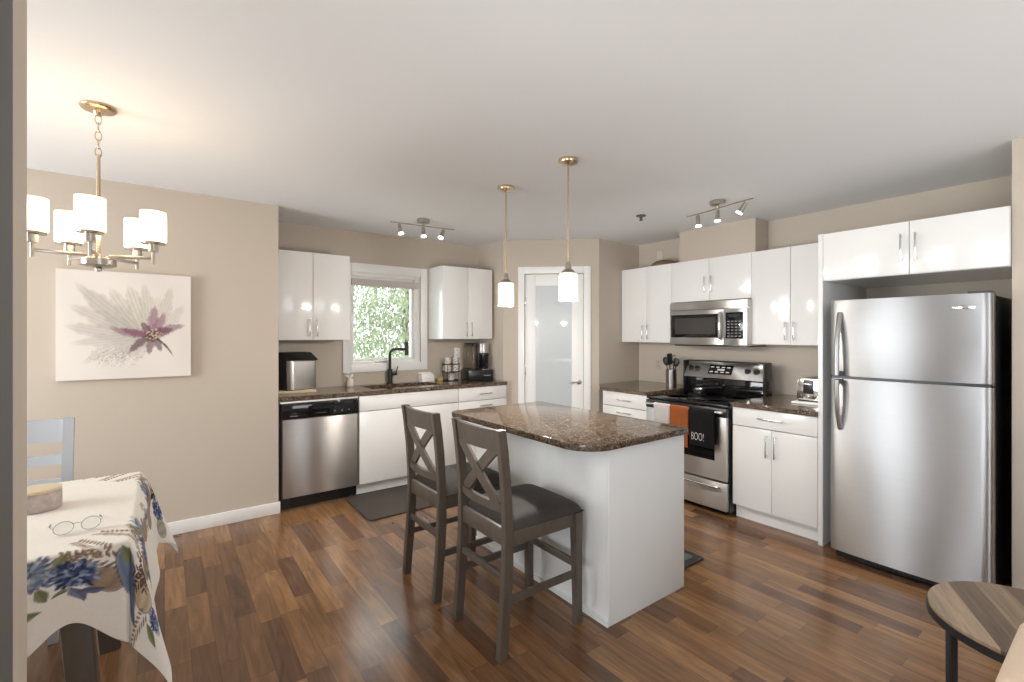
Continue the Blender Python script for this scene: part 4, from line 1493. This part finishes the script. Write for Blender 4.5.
# ------------------------------------------------------------------ things on the back counter
Z = ZB
o = obj('cutting_board', box(nbm(), -0.165, 0.165, -0.15, 0.15, 0, 0.022, 0.004), M['board'], loc=(0.895, 4.44, Z))
tag(o, 'pale wooden board under the steel ice maker', 'board')
t = thing('ice_maker', 'stainless countertop ice maker with sloping black lid', 'appliance', (0.925, 4.45, Z + 0.022), math.radians(18))
pl = rounded_rect(-0.135, 0.135, -0.13, 0.13, 0.045, 8)
obj('body', prism(nbm(), pl, 0.008, 0.252, 0.003, 2), M['steel'], t)
obj('side_panel', box(nbm(), -0.139, -0.12, -0.10, 0.13, 0.0, 0.262, 0.006), M['black'], t)
b = nbm()
prism(b, [(-0.128, 0.249), (-0.128, 0.259), (-0.02, 0.318), (0.13, 0.323), (0.13, 0.249)], -0.137, 0.137, 0.006, 2)
b.transform(Matrix(((0, 0, 1, 0), (1, 0, 0, 0), (0, 1, 0, 0), (0, 0, 0, 1))))
obj('lid', b, M['black'], t)
obj('rim', prism(nbm(), [(x * 1.012, y * 1.012) for x, y in pl], 0.243, 0.252, 0.002, 1), M['chrome'], t)

t = thing('patterned_jar', 'small white patterned jar with sprig on counter left of faucet', 'jar', (1.44, 4.57, Z))
obj('jar', lathe(nbm(), [(0, 0), (0.03, 0), (0.036, 0.01), (0.036, 0.05), (0.028, 0.062), (0.026, 0.072), (0, 0.072)], seg=28), mat('spotted_white', srgb(226, 214, 204), 0.4, 0, 0.25, 60), t)
b = nbm()
for k in range(9):
    an = rnd.uniform(0, 6.28)
    q = Vector((0.03 * math.cos(an) - 0.012, 0.02 * math.sin(an), 0.10 + rnd.uniform(-0.01, 0.03)))
    lathe(b, [(0, -0.011), (0.009, -0.006), (0.011, 0), (0.009, 0.006), (0, 0.011)], q, 8)
    tube(b, [(0, 0, 0.07), q], 0.0012, 5)
obj('sprig', b, M['whitecloth'], t)

o = obj('napkin_holder', nbm(), M['white'])
b = nbm()
box(b, -0.075, 0.075, -0.045, 0.045, 0, 0.012, 0.003)
box(b, -0.072, 0.072, 0.036, 0.044, 0.01, 0.095, 0.003)
box(b, -0.072, 0.072, -0.040, -0.032, 0.01, 0.07, 0.003)
box(b, -0.065, 0.065, -0.026, 0.03, 0.012, 0.085, 0.002)
bpy.data.objects.remove(o)
tag(obj('napkin_holder', b, M['white'], loc=(2.245, 4.57, Z)), 'white napkin holder on counter right of faucet', 'holder')
tag(obj('dish_sponge', box(nbm(), -0.035, 0.035, -0.02, 0.02, 0, 0.03, 0.005), M['yellow'], loc=(2.395, 4.56, Z)), 'yellow green sponge on counter beside mug rack', 'sponge')

# wire rack holding two tiers of patterned mugs
MRX, MRY = 2.51, 4.52
t = thing('mug_rack', 'black wire rack holding patterned mugs beside coffee maker', 'rack', (MRX, MRY, Z))
obj('rack_base', tube(nbm(), [(0.085 * math.cos(a), 0.075 * math.sin(a), 0.005) for a in np.linspace(0, 2 * math.pi, 30)[:-1]], 0.004, 8, True), M['blackmat'], t)
for z in (0.095, 0.178):
    obj('rack_ring', tube(nbm(), [(0.10 * math.cos(a), 0.085 * math.sin(a), z) for a in np.linspace(0, 2 * math.pi, 30)[:-1]], 0.003, 8, True), M['blackmat'], t)
b = nbm()
for k in range(4):
    a = math.radians(45 + 90 * k)
    tube(b, [(0.085 * math.cos(a), 0.075 * math.sin(a), 0.005), (0.1 * math.cos(a), 0.085 * math.sin(a), 0.095), (0.1 * math.cos(a), 0.085 * math.sin(a), 0.178)], 0.003, 6)
for z in (0.095, 0.178):
    tube(b, [(-0.1, 0, z - 0.003), (0.1, 0, z - 0.003)], 0.0025, 6)
    tube(b, [(0, -0.085, z - 0.003), (0, 0.085, z - 0.003)], 0.0025, 6)
obj('rack_uprights', b, M['blackmat'], t)
mugm = mat('patterned_mug', srgb(214, 204, 196), 0.3, 0, 0.0, 10)
nt = mugm.node_tree
v = nt.nodes.new('ShaderNodeTexVoronoi')
v.inputs['Scale'].default_value = 55
r_ = nt.nodes.new('ShaderNodeValToRGB')
r_.color_ramp.elements[0].position = 0.28
r_.color_ramp.elements[0].color = srgb(46, 42, 44)
r_.color_ramp.elements[1].position = 0.36
r_.color_ramp.elements[1].color = srgb(222, 214, 206)
nt.links.new(nt.nodes['Texture Coordinate'].outputs['Object'], v.inputs['Vector'])
nt.links.new(v.outputs['Distance'], r_.inputs[0])
nt.links.new(r_.outputs[0], nt.nodes['Principled BSDF'].inputs['Base Color'])
def mug(loc, rz):
    b = lathe(nbm(), [(0, 0), (0.028, 0), (0.034, 0.008), (0.037, 0.068), (0.034, 0.068), (0.031, 0.01), (0, 0.008)], seg=24)
    tube(b, [(0.034, 0, 0.056), (0.052, 0, 0.054), (0.056, 0, 0.036), (0.05, 0, 0.02), (0.033, 0, 0.016)], 0.0045, 8)
    return obj('mug', b, mugm, loc=loc, rotz=rz)
m0 = mug((MRX - 0.045, MRY - 0.02, Z + 0.0985), 2.6)
tag(m0, 'patterned white mug sitting on the black wire mug rack', 'mug', 'mugs on the wire rack')
for dx, dy, z, rz in ((0.045, -0.02, 0.0985, -0.6), (-0.045, -0.02, 0.1815, 2.2), (0.045, -0.02, 0.1815, -0.9)):
    c = m0.copy()
    COL.objects.link(c)
    c.location = (MRX + dx, MRY + dy, Z + z)
    c.rotation_euler = (0, 0, rz)
m1 = m0.copy()
COL.objects.link(m1)
m1.location = (MRX, MRY - 0.01, Z + 0.001)
m1.rotation_euler = (0, 0, 0.3)

t = thing('coffee_maker', 'black and steel coffee maker in corner beside pantry wall', 'coffee maker', (2.81, 4.44, Z), math.radians(-12))
obj('base', box(nbm(), -0.155, 0.135, -0.13, 0.12, 0.0, 0.115, 0.012), M['black'], t)
obj('drip_plate', box(nbm(), 0.0, 0.10, -0.132, -0.02, 0.115, 0.122, 0.003), M['chrome'], t)
obj('column', box(nbm(), 0.0, 0.085, 0.0, 0.10, 0.115, 0.40, 0.01), M['black'], t)
b = lathe(nbm(), [(0, 0.295), (0.068, 0.295), (0.070, 0.30), (0.070, 0.395), (0.066, 0.402), (0, 0.402)], (0.055, -0.02, 0), 32)
obj('brew_head', b, M['steel'], t)
obj('carafe', lathe(nbm(), [(0, 0.124), (0.04, 0.124), (0.044, 0.13), (0.044, 0.285), (0.036, 0.292), (0, 0.292)], (0.055, -0.06, 0), 28), M['blackgl'], t)
tk = obj('water_tank', box(nbm(), -0.140, -0.03, -0.02, 0.10, 0.117, 0.395, 0.012), M['clear'], t)
obj('tank_lid', box(nbm(), -0.128, -0.005, -0.022, 0.102, 0.395, 0.408, 0.004), M['black'], tk)
obj('button_row', box(nbm(), 0.02, 0.10, -0.132, -0.13, 0.05, 0.056), M['paleprint'], t)

# ------------------------------------------------------------------ things on the right counters
t = thing('utensil_crock', 'steel utensil crock standing left of the stove', 'crock', (4.12, 2.862, ZR))
b = lathe(nbm(), [(0, 0), (0.050, 0), (0.052, 0.004), (0.052, 0.168), (0.054, 0.172), (0.050, 0.172), (0.048, 0.008), (0, 0.008)], seg=36)
obj('pot', b, M['steel'], t)
def utensil(name, dx, dy, tilt, az, head, label, L=0.27):
    b = nbm()
    cyl(b, (0, 0, 0), (0, 0, L - 0.06), 0.005, 0.006, 10)
    if head == 'spoon':
        lathe(b, [(0, L - 0.075), (0.024, L - 0.06), (0.037, L - 0.03), (0.034, L), (0.018, L + 0.015), (0, L + 0.018)], (0, 0, 0), 14)
        for v_ in b.verts:
            if v_.co.z > L - 0.07:
                v_.co.y *= 0.35
    elif head == 'spatula':
        box(b, -0.042, 0.042, -0.003, 0.003, L - 0.085, L + 0.03, 0.003)
    else:
        for k in range(5):
            a = math.pi * k / 5
            tube(b, [(0.028 * math.sin(q) * math.cos(a), 0.028 * math.sin(q) * math.sin(a), L - 0.02 - 0.045 * math.cos(q)) for q in np.linspace(0.0, math.pi * 1.0, 12)], 0.0022, 5)
    R = Matrix.Rotation(az, 4, 'Z') @ Matrix.Rotation(tilt, 4, 'Y')
    b.transform(R)
    o = obj(name, b, M['blackmat'], loc=(4.12 + dx, 2.862 + dy, ZR + 0.012))
    return tag(o, label, 'utensil')
utensil('cooking_spoon', -0.005, 0.015, 0.17, math.radians(95), 'spoon', 'black cooking spoon leaning left in the steel crock')
utensil('spatula', -0.018, 0.0, 0.04, math.radians(180), 'spatula', 'broad black spatula upright in middle of the steel crock', 0.29)
utensil('cooking_spoon', 0.0, -0.016, 0.15, math.radians(-80), 'spoon', 'black cooking spoon leaning right towards stove in the crock', 0.26)
utensil('whisk', 0.02, 0.0, 0.10, math.radians(0), 'whisk', 'black balloon whisk at the back of the steel crock', 0.28)

o = obj('serving_tray', box(nbm(), -0.15, 0.17, -0.125, 0.125, 0, 0.014, 0.005), M['white'], loc=(3.985, 1.49, ZR))
tag(o, 'white tray under the toaster on the right counter', 'tray')
t = thing('toaster', 'chrome toaster with black lever slot on the right counter', 'toaster', (3.89, 1.492, ZR + 0.014), RZ)
# local x across (0.2), y away from the viewer
b = nbm()
prism(b, [(-0.105, 0.012), (-0.105, 0.135), (-0.095, 0.165), (-0.07, 0.178), (0.07, 0.178), (0.095, 0.165), (0.105, 0.135), (0.105, 0.012)], 0.0, 0.27, 0.006, 2)
b.transform(Matrix(((1, 0, 0, 0), (0, 0, 1, 0), (0, 1, 0, 0), (0, 0, 0, 1))))
obj('body', b, M['chrome'], t)
obj('base', box(nbm(), -0.098, 0.098, 0.008, 0.262, 0.0, 0.014, 0.003), M['black'], t)
obj('end_panel', box(nbm(), -0.058, 0.012, -0.003, 0.002, 0.062, 0.165, 0.003), M['black'], t)
lv = obj('lever', box(nbm(), -0.052, 0.006, -0.02, -0.003, 0.128, 0.138, 0.003), M['chrome'], t)
for x in (-0.075, -0.028, 0.018, 0.062):
    obj('knob', lathe(nbm(), [(0.011, 0.0), (0.011, -0.012), (0.008, -0.016), (0, -0.016)], (x, 0, 0.038), 16, 'y'), M['chrome'] if x == -0.028 else M['black'], t)
obj('bread_slots', box(nbm(), -0.06, 0.06, 0.03, 0.24, 0.176, 0.1795, 0.001), M['black'], t)

# spoon rest and ladle on the cooktop
t = thing('spoon_rest', 'shiny steel spoon rest on the black glass cooktop', 'spoon rest', (3.93, 2.44, 0.869))
obj('dish', lathe(nbm(), [(0, 0), (0.03, 0), (0.055, 0.03), (0.058, 0.055), (0.055, 0.055), (0.050, 0.03), (0.028, 0.004), (0, 0.004)], seg=28), M['chrome'], t)
b = tube(nbm(), [(0.0, 0.0, 0.022), (0.0, -0.05, 0.062), (0.02, -0.13, 0.075), (0.03, -0.2, 0.08)], 0.007, 10)
lathe(b, [(0, 0.006), (0.02, 0.012), (0.028, 0.026), (0.02, 0.03), (0, 0.03)], (0.0, 0.004, 0.0), 16)
tag(obj('ladle', b, M['black'], loc=(3.93, 2.44, 0.8695)), 'black ladle resting in the steel spoon rest on the cooktop', 'utensil')

# outlets and plates
def plate(name, loc, rz, label, cat, m='trim'):
    t = thing(name, label, cat, loc, rz)
    obj('cover_plate', box(nbm(), -0.036, 0.036, -0.006, 0.0, -0.058, 0.058, 0.003), M[m], t)
    for z in (-0.026, 0.026):
        b = box(nbm(), -0.017, 0.017, -0.008, -0.006, z - 0.019, z + 0.019, 0.004)
        so = obj('socket', b, M[m], t)
        b = nbm()
        box(b, -0.008, -0.005, -0.0086, -0.008, z - 0.004, z + 0.010)
        box(b, 0.005, 0.008, -0.0086, -0.008, z - 0.004, z + 0.010)
        obj('slots', b, M['darkgrey'], so)
plate('power_outlet', (4.3745, 3.205, 1.095), RZ, 'pale power outlet on wall behind the utensil crock', 'outlet', 'wall')
plate('power_outlet', (2.655, 4.6395, 1.215), 0, 'white power outlet on wall behind mug rack', 'outlet')
o = obj('wall_plate', box(nbm(), -0.008, 0.0, -0.038, 0.038, -0.05, 0.05, 0.003), M['plate'], loc=(4.3745, 3.182, 2.285))
tag(o, 'white blank plate high on wall above the cabinets', 'wall plate')
b = lathe(nbm(), [(0, 0), (0.143, 0), (0.143, 0.012), (0.128, 0.036), (0.095, 0.056), (0.05, 0.066), (0, 0.069)], seg=36)
tag(obj('wicker_bowl', b, M['wicker'], loc=(4.228, 3.015, 2.131)), 'brown upturned wicker bowl on top of cabinet left of microwave', 'bowl')

# ------------------------------------------------------------------ floor mats
b = prism(nbm(), rounded_rect(1.245, 2.30, 3.50, 4.14, 0.05, 6), 0.0, 0.012, 0.004, 2)
tag(obj('floor_mat', b, M['mat'], smooth=30), 'dark brown kitchen mat on floor in front of the sink', 'mat')
t = thing('floor_mat', 'black bordered grey mat between island and stove', 'mat', (2.56, 2.25, 0))
obj('border', prism(nbm(), rounded_rect(-0.17, 0.175, -0.595, 0.50, 0.02, 5), 0.0, 0.014, 0.008, 2), M['blackmat'], t)
obj('mat_face', prism(nbm(), rounded_rect(-0.12, 0.125, -0.545, 0.45, 0.01, 4), 0.013, 0.016, 0.001, 1), M['matgrey'], t)

# ------------------------------------------------------------------ end table and sofa at the right edge
t = thing('end_table', 'round rustic wood end table with black metal legs', 'table', (2.22, 0.195, 0))
obj('table_top', lathe(nbm(), [(0, 0.478), (0.270, 0.478), (0.272, 0.482), (0.272, 0.497), (0.268, 0.50), (0, 0.50)], seg=64), M['tabletop'], t)
obj('rim', lathe(nbm(), [(0.262, 0.462), (0.276, 0.462), (0.276, 0.486), (0.272, 0.486), (0.272, 0.478), (0.262, 0.478)], seg=64), M['blackmat'], t)
for k in range(3):
    a = math.radians(136 + 120 * k)
    obj('leg', beam(nbm(), (0.258 * math.cos(a), 0.258 * math.sin(a), 0), (0.258 * math.cos(a), 0.258 * math.sin(a), 0.47), 0.022, 0.022, (math.cos(a), math.sin(a), 0), 0.002), M['blackmat'], t)
t = thing('sofa', 'beige upholstered sofa whose corner shows at right edge', 'sofa', (1.2, -0.75, 0))
def cush(x0, x1, y0, y1, z0, z1, r):
    return box(nbm(), x0, x1, y0, y1, z0, z1, r, 5)
obj('back', cush(0.090, 0.42, -0.92, 0.928, 0.12, 0.752, 0.022), M['sofa'], t)
obj('base', cush(-0.48, 0.10, -0.90, 0.90, 0.10, 0.30, 0.03), M['sofa'], t)
for y0, y1 in ((-0.92, -0.74), (0.74, 0.92)):
    obj('arm', cush(-0.50, 0.10, y0, y1, 0.10, 0.58, 0.04), M['sofa'], t)
for y0, y1 in ((-0.735, -0.005), (0.005, 0.735)):
    obj('seat_cushion', cush(-0.49, 0.10, y0, y1, 0.30, 0.45, 0.04), M['sofa'], t)
for x in (-0.44, 0.36):
    for y in (-0.86, 0.86):
        obj('leg', cyl(nbm(), (x, y, 0), (x, y, 0.125), 0.02, 0.026, 16), M['blackmat'], t)

# ------------------------------------------------------------------ tree outside the kitchen window
t = thing('willow_tree', 'leafy green tree outside the kitchen window', 'tree', (3.5, 7.9, -0.5))
b = tube(nbm(), [(0, 0, 0), (0.05, 0.02, 1.0), (-0.02, 0.05, 2.0), (0.05, 0.0, 3.2)], 0.05, 10)
for k in range(14):
    a, z = rnd.uniform(0, 6.28), rnd.uniform(1.0, 3.1)
    L_ = rnd.uniform(0.5, 1.2)
    tube(b, [(0, 0, z), (L_ * .5 * math.cos(a), L_ * .5 * math.sin(a), z + 0.3), (L_ * math.cos(a), L_ * math.sin(a), z + 0.25)], 0.008, 6)
obj('trunk', b, M['bark'], t)
verts, faces = [], []
for k in range(24000):
    u = rnd.random() ** 0.5
    a = rnd.uniform(0, 6.28)
    z = rnd.uniform(0.4, 4.1)
    R_ = 1.35 * (1 - max(0, (z - 2.4) / 2.2) ** 2) ** 0.5
    p = Vector((R_ * u * math.cos(a), R_ * u * math.sin(a), z))
    L_, w_ = rnd.uniform(0.07, 0.14), rnd.uniform(0.010, 0.019)
    d = Vector((rnd.gauss(0, 0.5), rnd.gauss(0, 0.5), -1)).normalized()
    n_ = d.cross(Vector((rnd.gauss(0, 1), rnd.gauss(0, 1), rnd.gauss(0, 1)))).normalized()
    i = len(verts)
    verts += [p, p + d * L_ * .45 + n_ * w_, p + d * L_, p + d * L_ * .45 - n_ * w_]
    faces.append((i, i + 1, i + 2, i + 3))
me = bpy.data.meshes.new('foliage')
me.from_pydata([tuple(v_) for v_ in verts], [], faces)
me.materials.append(M['leaf'])
fo = bpy.data.objects.new('foliage', me)
COL.objects.link(fo)
fo.parent = t
fo['kind'] = 'stuff'
